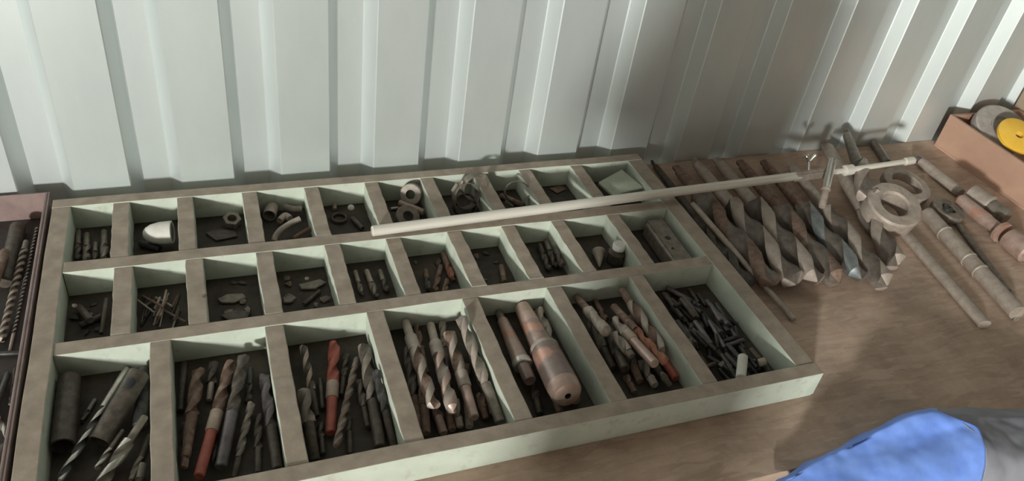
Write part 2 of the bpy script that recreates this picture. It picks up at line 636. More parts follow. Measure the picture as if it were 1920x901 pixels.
def settle(cell, a, b, r, floor, zmax=0.03, rb=None, sf=0.0, sr=1.0):
    """find the lowest rest for a bar seen between pixels a and b, clear of the bars already there;
    the first sf of its length is a shank of radius r * sr"""
    rb = rb or r
    t = NS[:, 0]
    rad = r + (rb - r) * t
    rad = np.where(t < sf - 1e-6, rad * sr, rad)
    ra = rad[0]
    best = None
    x0, x1, y0, y1, items = cell
    steps = np.arange(0, 0.085, 0.005)
    for sa in steps:
        for sb in steps:
            if abs(sa - sb) > 0.035:
                continue
            za, zb = floor + ra + 0.0008 + sa, floor + rb + 0.0008 + sb
            if max(za, zb) > zmax and sa + sb > 0:
                continue
            A, B = np.array(at(a[0], a[1], za)), np.array(at(b[0], b[1], zb))
            for P, q in ((A, ra), (B, rb)):
                P[0] = min(max(P[0], x0 + q + 0.001), x1 - q - 0.001)
                P[1] = min(max(P[1], y0 + 0.003), y1 - 0.003)
            Q = A + NS * (B - A)
            pen = max(0.0, float((floor + rad - Q[:, 2]).max()))
            for (Q2, rad2) in items:
                d = np.sqrt(((Q[:, None, :] - Q2[None, :, :]) ** 2).sum(-1))
                pen = max(pen, float(((rad[:, None] + rad2[None, :]) * 0.97 - d).max()))
            cost = max(0, pen) * 60 + sa + sb
            if best is None or cost < best[0]:
                best = (cost, A, B, Q)
    items.append((best[3], rad))
    return Vector(best[1]), Vector(best[2])


def to_px(p):
    v = (np.array(p) - CAM_C) @ CAM_R
    return 960 + FPX * v[0] / -v[2], 450.5 - FPX * v[1] / -v[2]


PENDING = []      # (cell key, px x, root, description, category)


def finish_labels():
    cells = {}
    for key, x, o, desc, cat in PENDING:
        cells.setdefault(key, []).append((x, o, desc, cat))
    for key, lst in cells.items():
        lst.sort(key=lambda t: t[0])
        for i, (x, o, desc, cat) in enumerate(lst):
            where = '%s %s-row compartment' % (ORD[key[1]], key[0])
            if len(lst) == 1:
                tag(o, '%s in the %s' % (desc, where), cat)
            else:
                tag(o, '%s, %s from left in %s' % (desc, ORD[i + 1], where), cat)


def build_drill(root, L, r, ms, mb, ml=None, sf=0.4, sr=0.8, taper=False, tang=False, hand=1, pitch=None, depth=0.5, band=None, seg=18):
    """shank at the root end, point at +X"""
    ls = L * sf
    rs = r * sr
    x = 0.0
    if tang:
        tl = min(0.02, ls * 0.18)
        box('tang', 0, tl + 0.001, -rs * 0.55, rs * 0.55, -rs * 0.3, rs * 0.3, ms, root, bevel=rs * 0.1)
        x = tl
    r0 = rs * (0.78 if taper else 0.96)
    lathe('shank', [(x, r0 * 0.85), (x + 0.0015, r0), (ls - 0.003, rs), (ls - 0.002, rs * 1.0), (ls, rs)], ms, root, seg)
    if band is not None:
        bl = L * 0.16
        lathe('collar', [(ls - 0.001, r * 0.9), (ls + 0.001, r), (ls + bl, r)], band, root, seg)
        ls += bl
    mats = [mb] if ml is None else [mb, ml]
    flute_body('fluted_body', ls - 0.0005, L, r, mats, root, pitch=pitch, depth=depth, seg=seg, hand=hand)


def drill(key, a, b, w, desc, ms='dark', mb='dark', ml=None, floor=TFLOOR, zmax=0.03, **k):
    c = CELL[key]
    r = wid((a[0] + b[0]) / 2, (a[1] + b[1]) / 2, -0.02, w)
    A, B = settle(c, a, b, r, floor, zmax, None, k.get('sf', 0.4), k.get('sr', 0.8))
    o = empty('twist_drill', mat=axis_matrix(A, B, random.uniform(0, 3)))
    build_drill(o, (B - A).length, r, M[ms], M[mb], M[ml] if ml else None, **k)
    PENDING.append((key, (a[0] + b[0]) / 2, o, desc, 'drill bit'))
    return o


def rod(key, a, b, w, desc, mat='dark', name='round_bar', cat='metal bar', floor=TFLOOR, ends=0.85, label=True, zmax=0.03, taper=1.0):
    c = CELL[key]
    r = wid((a[0] + b[0]) / 2, (a[1] + b[1]) / 2, -0.02, w)
    A, B = settle(c, a, b, r, floor, zmax)
    L = (B - A).length
    e = min(0.0015, L * 0.1)
    o = lathe(name, [(0, r * ends), (e, r), (L - e, r * taper), (L, r * ends * taper)], M[mat], None, 14)
    o.matrix_world = axis_matrix(A, B)
    if label:
        PENDING.append((key, (a[0] + b[0]) / 2, o, desc, cat))
    return o


def tube(key, a, b, w, desc, mat='dark', floor=TFLOOR, slot=False, wall=0.18, zmax=0.03):
    c = CELL[key]
    r = wid((a[0] + b[0]) / 2, (a[1] + b[1]) / 2, -0.02, w)
    A, B = settle(c, a, b, r, floor, zmax)
    L = (B - A).length
    o = empty('steel_sleeve', mat=axis_matrix(A, B))
    lathe('barrel', tube_prof(L, r, r * wall), M[mat], o, 24, cap0=False, cap1=False)
    lathe('end_plug', [(0.002, r * 0.8), (0.004, r * 0.8)], M['black'], o, 16)
    if slot:
        # drift slot: black oblong patch laid on the upper side, standing for the hole's shade
        sl, sw = L * 0.16, r * 0.42
        V_, F_ = [], []
        for i_ in range(9):
            u_ = -1 + 2 * i_ / 8
            hw_ = sw * math.sqrt(max(0.02, 1 - abs(u_) ** 4))
            for j_ in range(5):
                y_ = hw_ * (-1 + 2 * j_ / 4) + sw * 0.4
                V_.append((L * 0.22 + sl / 2 * u_, y_, math.sqrt(max(0, r * r - y_ * y_)) + 0.0004))
        for i_ in range(8):
            for j_ in range(4):
                F_.append((i_ * 5 + j_, i_ * 5 + j_ + 1, i_ * 5 + j_ + 6, i_ * 5 + j_ + 5))
        mesh_obj('drift_slot', V_, F_, M['glass_black'], o)
    PENDING.append((key, (a[0] + b[0]) / 2, o, desc, 'sleeve'))
    return o


# ------------------------------------------------------------------ front row, compartment 1
K = ('front', 1)
tube(K, (129, 710), (116, 836), 42, 'dark hollow steel sleeve', 'dark')
rod(K, (279, 690), (262, 800), 26, 'black round bar against the divider', 'black')
drill(K, (280, 816), (245, 905), 16, 'dark twist drill', 'dark', 'grey', sf=0.5)
drill(K, (268, 868), (256, 925), 18, 'short dark twist drill', 'grey', 'dark', sf=0.5)
drill(K, (178, 748), (152, 792), 11, 'thin dark drill bit', 'grey', 'dark', sf=0.5)
tube(K, (263, 700), (187, 828), 40, 'dark slotted taper sleeve', 'dark', slot=True)
drill(K, (238, 684), (108, 905), 15, 'long drill with bright lands and black flutes', 'bright', 'black', 'bright', sf=0.38, sr=0.95, pitch=0.074, depth=0.45)
drill(K, (272, 780), (178, 925), 25, 'pale twist drill with thin shank', 'grey', 'grey', 'bright', sf=0.34, sr=0.6)
drill(K, (230, 806), (180, 880), 12, 'small grey drill bit', 'grey', 'grey', 'bright', sf=0.5)
# compartment 2
K = ('front', 2)
drill(K, (350, 860), (346, 790), 16, 'dark drill low in the corner', 'dark', 'dark', sf=0.5)
drill(K, (430, 700), (438, 790), 16, 'dark drill lying low', 'dark', 'umber', sf=0.5)
drill(K, (470, 690), (466, 755), 14, 'black drill lying low at the back', 'black', 'dark', sf=0.5)
drill(K, (398, 780), (402, 870), 15, 'dark drill under the red one', 'dark', 'dark', sf=0.5)
rod(K, (346, 680), (338, 770), 13, 'thin dark bar', 'dark')
drill(K, (484, 886), (484, 775), 17, 'dark twist drill', 'dark', 'dark', sf=0.4)
drill(K, (520, 880), (498, 700), 24, 'dark twist drill with stepped shank', 'dark', 'purple', sf=0.42, sr=0.85)
drill(K, (438, 895), (472, 752), 16, 'dark twist drill with long flutes', 'dark', 'grey', sf=0.25)
drill(K, (414, 876), (458, 664), 24, 'purplish grey twist drill', 'purple', 'dark', sf=0.45, sr=0.95)
drill(K, (392, 750), (402, 676), 20, 'short dark drill with pale shank', 'dust', 'dark', sf=0.42, sr=0.6)
drill(K, (345, 876), (373, 690), 27, 'brownish drill with tapered shank', 'brown', 'brown', sf=0.5, sr=0.8, taper=True, tang=True)
drill(K, (373, 893), (434, 676), 25, 'rusty twist drill with red shank', 'red', 'brown', sf=0.36, sr=0.82, band=M['pale'])
# compartment 3
K = ('front', 3)
drill(K, (574, 800), (572, 720), 15, 'black drill low beside the divider', 'black', 'dark', sf=0.5)
drill(K, (640, 740), (650, 660), 14, 'dark drill lying low', 'dark', 'dark', sf=0.4)
drill(K, (690, 800), (672, 710), 16, 'dark low drill', 'dark', 'umber', sf=0.4)
drill(K, (606, 850), (600, 790), 14, 'dark drill end near the front board', 'dark', 'dark', sf=0.5)
drill(K, (592, 862), (560, 728), 28, 'grey twist drill with tapered shank', 'dark', 'grey', sf=0.5, sr=0.75, taper=True)
drill(K, (594, 780), (568, 646), 16, 'dark twist drill with worn bright patches', 'dark', 'dark', 'pale', sf=0.35)
rod(K, (600, 710), (605, 766), 10, 'thin dark pin', 'dark', cat='pin')
drill(K, (656, 850), (652, 770), 15, 'dark short drill', 'dark', 'dark', sf=0.5)
drill(K, (713, 838), (682, 644), 26, 'dark grey twist drill with pale flutes', 'dark', 'dark', 'grey', sf=0.42, sr=0.85)
drill(K, (738, 838), (716, 690), 18, 'dark drill beside the divider', 'dark', 'black', sf=0.45)
drill(K, (669, 672), (630, 840), 15, 'slim grey twist drill', 'grey', 'grey', 'brown', sf=0.12, sr=0.9)
drill(K, (620, 812), (627, 640), 24, 'red painted twist drill with pale middle band', 'red', 'red', sf=0.36, sr=0.82, band=M['pale'])
# compartment 4
K = ('front', 4)
drill(K, (780, 815), (762, 650), 20, 'dark brown drill along the left divider', 'brown', 'umber', sf=0.4)
drill(K, (800, 812), (790, 690), 20, 'reddish brown low drill', 'brown', 'brown', sf=0.4)
drill(K, (848, 806), (836, 700), 20, 'brown low drill', 'brown', 'umber', sf=0.4)
drill(K, (880, 800), (872, 680), 20, 'dusty low drill', 'dust', 'brown', sf=0.4)
drill(K, (925, 775), (900, 640), 20, 'grey low drill', 'grey', 'umber', sf=0.4)
drill(K, (800, 700), (778, 603), 15, 'brown drill lying low', 'brown', 'brown', sf=0.5)
drill(K, (832, 812), (812, 752), 22, 'pinkish drill end', 'pink', 'brown', sf=0.5)
drill(K, (863, 800), (852, 745), 18, 'grey drill end', 'dust', 'grey', sf=0.3)
drill(K, (911, 784), (898, 735), 18, 'brown drill end', 'brown', 'brown', sf=0.4)
drill(K, (838, 690), (828, 600), 16, 'dark grey drill', 'grey', 'grey', sf=0.4)
drill(K, (946, 790), (863, 592), 23, 'greenish grey twist drill with round shank', 'grey', 'grey', 'dust', sf=0.34, sr=0.85)
drill(K, (759, 600), (815, 765), 25, 'pale twist drill with narrow shank', 'dust', 'brown', 'dust', sf=0.2, sr=0.72, band=M['dust'])
drill(K, (889, 783), (841, 620), 25, 'pinkish twist drill with shank towards the front', 'pink', 'brown', 'dust', sf=0.33, sr=0.8, band=M['dust'])
drill(K, (807, 608), (850, 772), 26, 'pale pinkish twist drill with narrow shank', 'dust', 'dust', 'pink', sf=0.24, sr=0.68, band=M['dust'])

# compartment 5: taper sleeves
K = ('front', 5)



def sleeve(key, a, b, w, prof, desc, mat, floor=TFLOOR, extra=None):
    r = wid((a[0] + b[0]) / 2, (a[1] + b[1]) / 2, 0.0, w)
    rs = [p[1] for p in prof]
    A, B = settle(CELL[key], a, b, r * rs[0], floor, 0.04, r * max(rs[-1], rs[-2]))
    L = (B - A).length
    o = empty('taper_sleeve', mat=axis_matrix(A, B, 0.4))
    PENDING.append((key, (a[0] + b[0]) / 2, o, desc, 'sleeve'))
    return o, L, r


drill(K, (1050, 772), (1030, 715), 18, 'brown drill end under the sleeves', 'brown', 'umber', sf=0.5)
drill(K, (1012, 775), (1000, 720), 17, 'dark drill end under the sleeves', 'dark', 'dark', sf=0.5)
drill(K, (1080, 752), (1008, 577), 22, 'dusty drill half hidden under the large sleeve', 'dust', 'dust', sf=0.4, sr=0.9)
o, L, r = sleeve(K, (924, 562), (994, 714), 34, [(0, .55), (1, .75)], 'slim pinkish taper sleeve with pale collar ring', 'pink')
lathe('tang', [(0, r * .40), (0.002, r * .46), (L * .13, r * .46)], M['grey'], o, 16)
lathe('tapered_body', [(L * .12, r * .50), (L * .135, r * .62), (L * .74, r * 1.0)], M['pink'], o, 28)
lathe('collar_ring', [(L * .74, r * 1.0), (L * .745, r * 1.12), (L * .79, r * 1.12), (L * .80, r * .95)], M['bright'], o, 28)
lathe('plug', [(L * .79, r * .74), (L * .985, r * .70), (L, r * .60)], M['mauvesteel'], o, 24)
o, L, r = sleeve(K, (970, 558), (1065, 742), 60, [(0, .55), (1, 1.0)], 'large pinkish rusty taper sleeve with rounded end', 'pink')
lathe('nose', [(0, r * .40), (L * .015, r * .54), (L * .24, r * .66), (L * .25, r * .66)], M['pink'], o, 28)
lathe('tapered_body', [(L * .245, r * .66), (L * .50, r * .80)], M['mauvesteel'], o, 28)
lathe('collar_ring', [(L * .495, r * .82), (L * .505, r * .90), (L * .53, r * .90), (L * .54, r * .84)], M['dust'], o, 28)
lathe('socket', [(L * .535, r * .88), (L * .60, r * .96), (L * .90, r * 1.0), (L * .965, r * .96), (L * .99, r * .84), (L, r * .66), (L, r * .20), (L * .9, r * .18)], [M['mauvesteel'], M['pink'], M['glass_black']], o, 32,
      cap0=True, cap1=True, midx=[0, 0, 1, 1, 1, 1, 2])

# compartment 6
K = ('front', 6)
drill(K, (1150, 690), (1106, 600), 20, 'dark low drill along the left divider', 'dark', 'umber', sf=0.4)
drill(K, (1200, 715), (1168, 640), 20, 'dark brown low drill', 'brown', 'umber', sf=0.4)
drill(K, (1215, 655), (1180, 590), 18, 'brown low drill', 'brown', 'umber', sf=0.4)
drill(K, (1240, 705), (1205, 640), 18, 'dark low drill', 'dark', 'umber', sf=0.4)
drill(K, (1190, 735), (1172, 702), 15, 'brown drill end', 'brown', 'brown', sf=0.5)
drill(K, (1256, 722), (1238, 696), 15, 'grey drill end', 'grey', 'grey', sf=0.5)
drill(K, (1228, 722), (1200, 674), 20, 'grey drill end with wide flutes', 'dust', 'grey', sf=0.3)
drill(K, (1116, 563), (1136, 600), 13, 'short brownish drill', 'brown', 'brown', sf=0.5)
drill(K, (1172, 692), (1140, 618), 24, 'dark twist drill', 'dark', 'dark', sf=0.4)
drill(K, (1150, 574), (1250, 680), 18, 'rusty twist drill', 'brown', 'rust', sf=0.45, sr=0.9)
drill(K, (1185, 668), (1150, 622), 19, 'grey fluted drill', 'grey', 'grey', 'dust', sf=0.2)
drill(K, (1076, 549), (1140, 624), 22, 'dusty bar-like drill with narrow shank', 'brown', 'dust', sf=0.38, sr=0.7, depth=0.2)
drill(K, (1228, 682), (1150, 598), 22, 'pinkish drill with pale middle', 'pink', 'dust', sf=0.5, sr=0.85, band=M['pale'])
drill(K, (1165, 543), (1254, 660), 23, 'brownish twist drill along the right divider', 'brown', 'brown', 'dust', sf=0.24, sr=0.65)
rod(K, (1256, 668), (1276, 708), 17, 'red and white stub', 'red', name='painted_stub', cat='metal bar')

# compartment 7: black bits, pale stub
K = ('front', 7)
rng = random.Random(11)
for i in range(70):
    wx, wy = rng.uniform(0.945, 1.050), rng.uniform(-0.585, -0.395)
    ang = rng.choice((1.5, 1.6, 1.7, 1.45, 1.75, 1.55, 1.65, 0.15, 2.1, 1.1))
    ln = rng.uniform(0.03, 0.065)
    dv = Vector((math.cos(ang) * ln / 2, math.sin(ang) * ln / 2, 0))
    c_ = Vector((wx, wy, TFLOOR + 0.008))
    o = rod(K, to_px(c_ + dv), to_px(c_ - dv), rng.uniform(7, 11), '', rng.choice(('black', 'black', 'dark', 'purple')), name='black_bit', label=False, zmax=-0.018)
    tag(o, 'short black steel bit in the jumbled pile in seventh front-row compartment', 'drill bit', 'black bits in the right front compartment')
rod(K, (1393, 668), (1389, 708), 19, 'short pale beige pin on the black bits', 'white', name='pale_pin', cat='pin')
rod(K, (1422, 680), (1436, 676), 15, 'small pale stub by the black bits', 'dust', name='metal_stub', cat='metal bar')
sc_ = [at(1346, 682, -0.028), at(1368, 665, -0.028), at(1374, 692, -0.028), at(1358, 690, -0.028)]
V = [p for p in sc_] + [p + Vector((0, 0, -0.002)) for p in sc_]
o = mesh_obj('metal_scrap', V, [(0, 1, 2, 3), (7, 6, 5, 4), (0, 4, 5, 1), (1, 5, 6, 2), (2, 6, 7, 3), (3, 7, 4, 0)], M['grey'])
tag(o, 'small grey angular metal scrap among the black bits', 'metal scrap')

# ------------------------------------------------------------------ middle row
K = ('middle', 1)
rod(K, (150, 610), (195, 590), 12, 'dark stub', 'black')
rod(K, (200, 560), (190, 625), 9, 'thin dark bar', 'dark')
rod(K, (148, 575), (170, 600), 14, 'short dark stub', 'dark')
K = ('middle', 2)
for i in range(22):
    px, py = rng.uniform(268, 335), rng.uniform(560, 600)
    ang = rng.choice((1.9, 2.0, 1.95, 2.1, 1.8, 0.5, 2.6))
    ln = rng.uniform(22, 50)
    dx, dy = math.cos(ang) * ln / 2, math.sin(ang) * ln / 2
    o = rod(K, (px - dx, py - dy), (px + dx, py + dy), rng.uniform(3, 5), '', rng.choice(('grey', 'dark', 'dust', 'brown')), name='thin_bit', label=False, zmax=-0.01)
    tag(o, 'very thin drill bit in the loose heap in second middle-row compartment', 'drill bit', 'thin bits in the middle row')


def chip(key, pts, z, t, mat, desc, name='metal_scrap', cat='metal scrap', curl=0.0):
    ps = [at(x, y, z) for x, y in pts]
    n_ = len(ps)
    V = [p for p in ps] + [Vector((p.x, p.y, p.z - t)) for p in ps]
    F = [tuple(range(n_)), tuple(reversed(range(n_, 2 * n_)))] + [(i, i + n_, (i + 1) % n_ + n_, (i + 1) % n_) for i in range(n_)]
    bm = bmesh.new()
    vs_ = [bm.verts.new(v) for v in V]
    for f in F:
        bm.faces.new([vs_[i] for i in f])
    bmesh.ops.bevel(bm, geom=list(bm.edges), offset=min(t * 0.25, 0.001), segments=1, affect='EDGES')
    o = from_bm(name, bm, mat)
    PENDING.append((key, sum(p[0] for p in pts) / n_, o, desc, cat))
    return o


chip(('middle', 3), [(408, 560), (425, 550), (455, 549), (462, 556), (440, 566), (415, 566)], TFLOOR + 0.005, 0.004, M['grey'], 'flat dull metal scrap')
chip(('middle', 3), [(412, 590), (440, 580), (470, 583), (465, 594), (430, 600)], TFLOOR + 0.005, 0.004, M['dark'], 'flat dark metal scrap')
chip(('middle', 4), [(530, 556), (548, 551), (556, 557), (545, 566), (532, 566)], TFLOOR + 0.005, 0.004, M['grey'], 'small dull metal scrap')
chip(('middle', 4), [(560, 532), (600, 522), (612, 528), (590, 540), (565, 541)], TFLOOR + 0.005, 0.004, M['grey'], 'larger dull metal scrap')
rod(('middle', 4), (570, 570), (600, 545), 8, 'thin dark bar', 'dark')
K = ('middle', 5)
drill(K, (666, 508), (679, 552), 11, 'thin dull drill', 'dust', 'grey', sf=0.5)
drill(K, (687, 507), (706, 556), 14, 'dull drill', 'dust', 'grey', sf=0.5)
drill(K, (712, 507), (726, 546), 13, 'dull short drill', 'grey', 'dark', sf=0.5)
K = ('middle', 6)
drill(K, (835, 474), (850, 524), 14, 'reddish rusty drill', 'brown', 'rust', sf=0.5)
drill(K, (826, 498), (816, 545), 12, 'brown rusty drill', 'brown', 'brown', sf=0.4)
drill(K, (838, 524), (834, 548), 12, 'short rusty drill end', 'brown', 'brown', sf=0.4)
drill(K, (798, 506), (804, 545), 12, 'rusty drill by the left divider', 'brown', 'dark', sf=0.4)
rod(('middle', 7), (940, 498), (946, 528), 11, 'rusty stub lying on the dark bottom', 'brown')
K = ('middle', 8)
drill(K, (1011, 458), (1030, 506), 13, 'dark drill', 'dark', 'dark', sf=0.4)
drill(K, (1024, 452), (1043, 500), 14, 'dark grey drill', 'grey', 'dark', sf=0.4)
drill(K, (1040, 462), (1056, 500), 13, 'dark drill against the right divider', 'dark', 'dark', sf=0.4)
# compartment 9: capped bottle and a cone
p = at(1153, 490, TFLOOR)
o = empty('small_bottle', (p.x, p.y, TFLOOR + 0.0006))
h = 0.036
r = wid(1153, 485, -0.03, 35)
up = Matrix.Rotation(-math.pi / 2, 4, 'Y')
lathe('bottle_body', [(0, r * .92), (0.002, r), (h * .62, r), (h * .78, r * .72), (h * .8, r * .6), (h * .86, r * .6)], M['dark'], o, 22, mtx=up)
lathe('cap', [(h * .82, r * .66), (h * .83, r * .70), (h * 1.1, r * .70), (h * 1.14, r * .60)], M['white'], o, 22, mtx=up)
PENDING.append((('middle', 9), 1153, o, 'small dark bottle with a pale cap', 'bottle'))
p0, p1 = at(1122, 468, TFLOOR + 0.011), at(1124, 500, TFLOOR + 0.005)
r = wid(1121, 480, -0.03, 26)
o = lathe('metal_cone', [(0, r * .5), (0.003, r * .95), (0.006, r), (0.012, r * .8), ((p1 - p0).length, r * .15)], M['dust'], None, 18)
o.matrix_world = axis_matrix(p0, p1)
PENDING.append((('middle', 9), 1121, o, 'blunt pale metal cone', 'metal cone'))
# compartment 10: drilled steel block
A_, B_ = at(1228, 412, -0.012), at(1283, 487, -0.012)
o = empty('steel_block', mat=axis_matrix(Vector((A_.x, A_.y, TFLOOR + 0.0006)), Vector((B_.x, B_.y, TFLOOR + 0.0006))))
L = min((B_ - A_).length, 0.132)
hw = wid(1255, 450, -0.012, 44)
bm = bmesh.new()
bm_box(bm, 0, L, -hw, hw, 0, -TFLOOR - 0.012)
bmesh.ops.bevel(bm, geom=[e for e in bm.edges if abs(e.verts[0].co.y - e.verts[1].co.y) < 1e-5], offset=0.005, segments=3, affect='EDGES')
from_bm('block_body', bm, M['grey'], o, True)
hz = -TFLOOR - 0.012
lathe('bolt_hole', [(0, 0.006), (0.0004, 0.006)], M['glass_black'], o, 14, mtx=Matrix.Translation((L * .47, -hw * .05, hz)) @ up)
lathe('bolt_hole', [(0, 0.003), (0.0004, 0.003)], M['glass_black'], o, 14, mtx=Matrix.Translation((L * .72, -hw * .3, hz)) @ up)
PENDING.append((('middle', 10), 1255, o, 'grey steel block with a drilled hole', 'steel block'))

# loose dark swarf and chips on the compartment bottoms
def swarf(key, n_, mats, where):
    x0, x1, y0, y1, items = CELL[key]
    for i in range(n_):
        rr_ = rng.uniform(0.003, 0.0075)
        c_ = Vector((rng.uniform(x0 + 0.01, x1 - 0.01), rng.uniform(y0 + 0.03, y1 - 0.01), TFLOOR + rr_ * 0.45))
        if any(np.sqrt(((q_ - np.array(c_)) ** 2).sum(-1)).min() < rr_ + float(np.max(r_)) for q_, r_ in items):
            continue
        bm = bmesh.new()
        bmesh.ops.create_icosphere(bm, subdivisions=1, radius=rr_)
        for v in bm.verts:
            v.co *= rng.uniform(0.6, 1.15)
            v.co.z *= 0.42
            v.co.x *= 1.5
        o = from_bm('metal_chip', bm, M[rng.choice(mats)])
        o.location = c_
        o.rotation_euler = (0, 0, rng.uniform(0, 3.1))
        items.append((np.array([c_]), np.array([rr_ * 1.2])))
        tag(o, 'small dark chip lying loose in the %s' % where, 'metal chip', 'loose chips in the %s' % where)


swarf(('middle', 1), 12, ('dark', 'umber', 'black'), 'first middle-row compartment')
swarf(('middle', 3), 12, ('dark', 'umber', 'grey'), 'third middle-row compartment')
swarf(('middle', 4), 12, ('dark', 'umber', 'brown'), 'fourth middle-row compartment')
swarf(('middle', 6), 10, ('brown', 'umber', 'dark'), 'sixth middle-row compartment')
swarf(('middle', 7), 9, ('brown', 'umber', 'dark'), 'seventh middle-row compartment')

# ------------------------------------------------------------------ back row
K = ('back', 1)
drill(K, (147, 432), (146, 486), 12, 'dull drill', 'grey', 'dark', sf=0.5)
drill(K, (163, 438), (162, 488), 14, 'dull thicker drill', 'grey', 'grey', sf=0.5)
drill(K, (179, 455), (178, 490), 11, 'short dull drill', 'grey', 'dark', sf=0.5)
drill(K, (195, 433), (196, 488), 15, 'dull drill by the divider', 'grey', 'grey', sf=0.5)
# 2: white plastic cap
p0, p1 = at(324, 435, -0.017), at(268, 439, -0.020)
r = wid(300, 437, -0.02, 44)
o = empty('plastic_cap', mat=axis_matrix(p0, p1))
L = (p1 - p0).length
lathe('cap_shell', [(0.002, r * .86), (0, r * .9), (0.001, r), (L * .45, r * .96), (L * .72, r * .80), (L * .9, r * .55), (L * .98, r * .3), (L, r * .08)], M['white'], o, 28, cap0=False)
lathe('inner_rim', [(0.004, r * .86), (0.0045, r * .2)], M['stone'], o, 24, cap0=False)
PENDING.append((('back', 2), 297, o, 'rounded off-white plastic cap lying on its side', 'plastic cap'))
rod(('back', 2), (262, 455), (300, 466), 14, 'black stub under the white cap', 'black')


def nut(key, px, py, z, w, mat, desc):
    p = at(px, py, z)
    R = wid(px, py, z, w)
    V, F = [], []
    hh = R * 0.8
    for zz in (0, hh):
        for k in range(24):
            a = 2 * math.pi * k / 24
            q = ((a + math.pi / 6) % (math.pi / 3)) - math.pi / 6
            rr = R * math.cos(math.pi / 6) / math.cos(q)
            V.append((rr * math.cos(a), rr * math.sin(a), zz))
        for k in range(24):
            a = 2 * math.pi * k / 24
            V.append((R * .52 * math.cos(a), R * .52 * math.sin(a), zz))
    for k in range(24):
        k2 = (k + 1) % 24
        F += [(k, k2, 48 + k2, 48 + k), (24 + k2, 24 + k, 72 + k, 72 + k2), (k2, k, 24 + k, 24 + k2), (48 + k, 48 + k2, 72 + k2, 72 + k)]
    o = mesh_obj('hex_nut', V, F, mat)
    o.matrix_world = Matrix.Translation(p) @ Matrix.Rotation(0.3, 4, 'Z') @ Matrix.Rotation(0.25, 4, 'X')
    PENDING.append((key, px, o, desc, 'nut'))
    return o


nut(('back', 3), 435, 417, TFLOOR + 0.004, 33, M['grey'], 'hexagonal steel nut')
chip(('back', 3), [(385, 436), (410, 428), (440, 432), (445, 442), (405, 450)], TFLOOR + 0.004, 0.003, M['dark'], 'flat dark scrap')
# 4: pipe socket, bent pins, elbow
K = ('back', 4)
tube(K, (507, 372), (505, 404), 24, 'short upright-looking pipe socket', 'dust', wall=0.12)


def bent(key, pts, z, w, mat, desc, name='bent_pin', cat='bent pin'):
    ps = [at(x, y, z + dz) for x, y, dz in pts]
    # smooth the polyline
    q = []
    for i in range(len(ps) - 1):
        p_1 = ps[max(0, i - 1)]
        p0_, p1_ = ps[i], ps[i + 1]
        p2_ = ps[min(len(ps) - 1, i + 2)]
        for k in range(5):
            t = k / 5
            q.append(0.5 * ((2 * p0_) + (p1_ - p_1) * t + (2 * p_1 - 5 * p0_ + 4 * p1_ - p2_) * t * t + (3 * p0_ - p_1 - 3 * p1_ + p2_) * t ** 3))
    q.append(ps[-1])
    o = sweep(name, q, wid(pts[0][0], pts[0][1], z, w), mat, seg=12)
    PENDING.append((key, sum(p[0] for p in pts) / len(pts), o, desc, cat))
    return o


bent(K, [(535, 387, 0), (548, 392, 0), (566, 392, 0)], -0.032, 13, M['grey'], 'dull elbow piece at the back', 'pipe_elbow', 'pipe fitting')
bent(K, [(524, 414, 0), (535, 404, 0), (544, 410, 0)], -0.036, 13, M['dust'], 'small curved fitting', 'pipe_elbow', 'pipe fitting')
bent(K, [(562, 410, 0.008), (545, 418, 0.006), (527, 430, 0.004), (517, 442, 0), (514, 452, -0.004)], -0.026, 11, M['dust'], 'pale bent pin leaning on the fittings')
bent(K, [(582, 429, 0), (566, 437, 0), (550, 447, 0)], -0.034, 9, M['brown'], 'thin brownish bent pin')
# 5
K = ('back', 5)
p = at(658, 389, -0.030)
o = lathe('white_knob', [(-0.006, 0.0005), (-0.0055, .003), (-0.003, .0053), (0, .006), (0.003, .0053), (0.0055, .003), (0.006, .0005)], M['white'], None, 18)
o.matrix_world = Matrix.Translation(p)
PENDING.append((K, 658, o, 'small round white knob', 'knob'))
p = at(636, 408, TFLOOR + 0.004)
o = sweep('dark_ring', [p + Vector((0.013 * math.cos(t), 0.013 * math.sin(t), 0)) for t in [2 * math.pi * k / 28 for k in range(28)]], 0.0028, M['dark'], seg=8, closed=True)
PENDING.append((K, 636, o, 'dark flat ring', 'ring'))
rod(K, (627, 380), (627, 392), 8, 'tiny pale stub', 'dust')
rod(K, (660, 408), (680, 428), 10, 'dark stub', 'dark')
# 6: bearing ring standing on edge, bar, second ring, screw


def ring_on(key, px, py, z, w, hole, thick, axis, mat, desc, name='bearing_ring', cat='ring', label=True):
    p = at(px, py, z)
    R = wid(px, py, z, w)
    ri = R * hole
    e = thick * 0.12
    o = lathe(name, [(-thick / 2, ri), (-thick / 2, R - e), (-thick / 2 + e, R), (thick / 2 - e, R), (thick / 2, R - e), (thick / 2, ri), (-thick / 2, ri)], mat, None, 32, cap0=False, cap1=False)
    o.matrix_world = axis_matrix(p, p + Vector(axis))
    if label:
        PENDING.append((key, px, o, desc, cat))
    return o


K = ('back', 6)
ring_on(K, 771, 364, -0.020, 42, 0.42, 0.014, (-0.45, -0.75, 0.5), M['grey'], 'dull bearing ring leaning against the divider')
ring_on(K, 764, 407, -0.032, 46, 0.45, 0.012, (0.1, -0.5, 0.85), M['grey'], 'dull ring lying beside the long rod')
rod(K, (749, 379), (803, 397), 13, 'pinkish bar lying across the rings', 'pink', floor=-0.042)
rod(K, (733, 391), (750, 389), 6, 'thin bright screw', 'bright', name='thin_screw', cat='screw')
# 7: hose-clamp bands


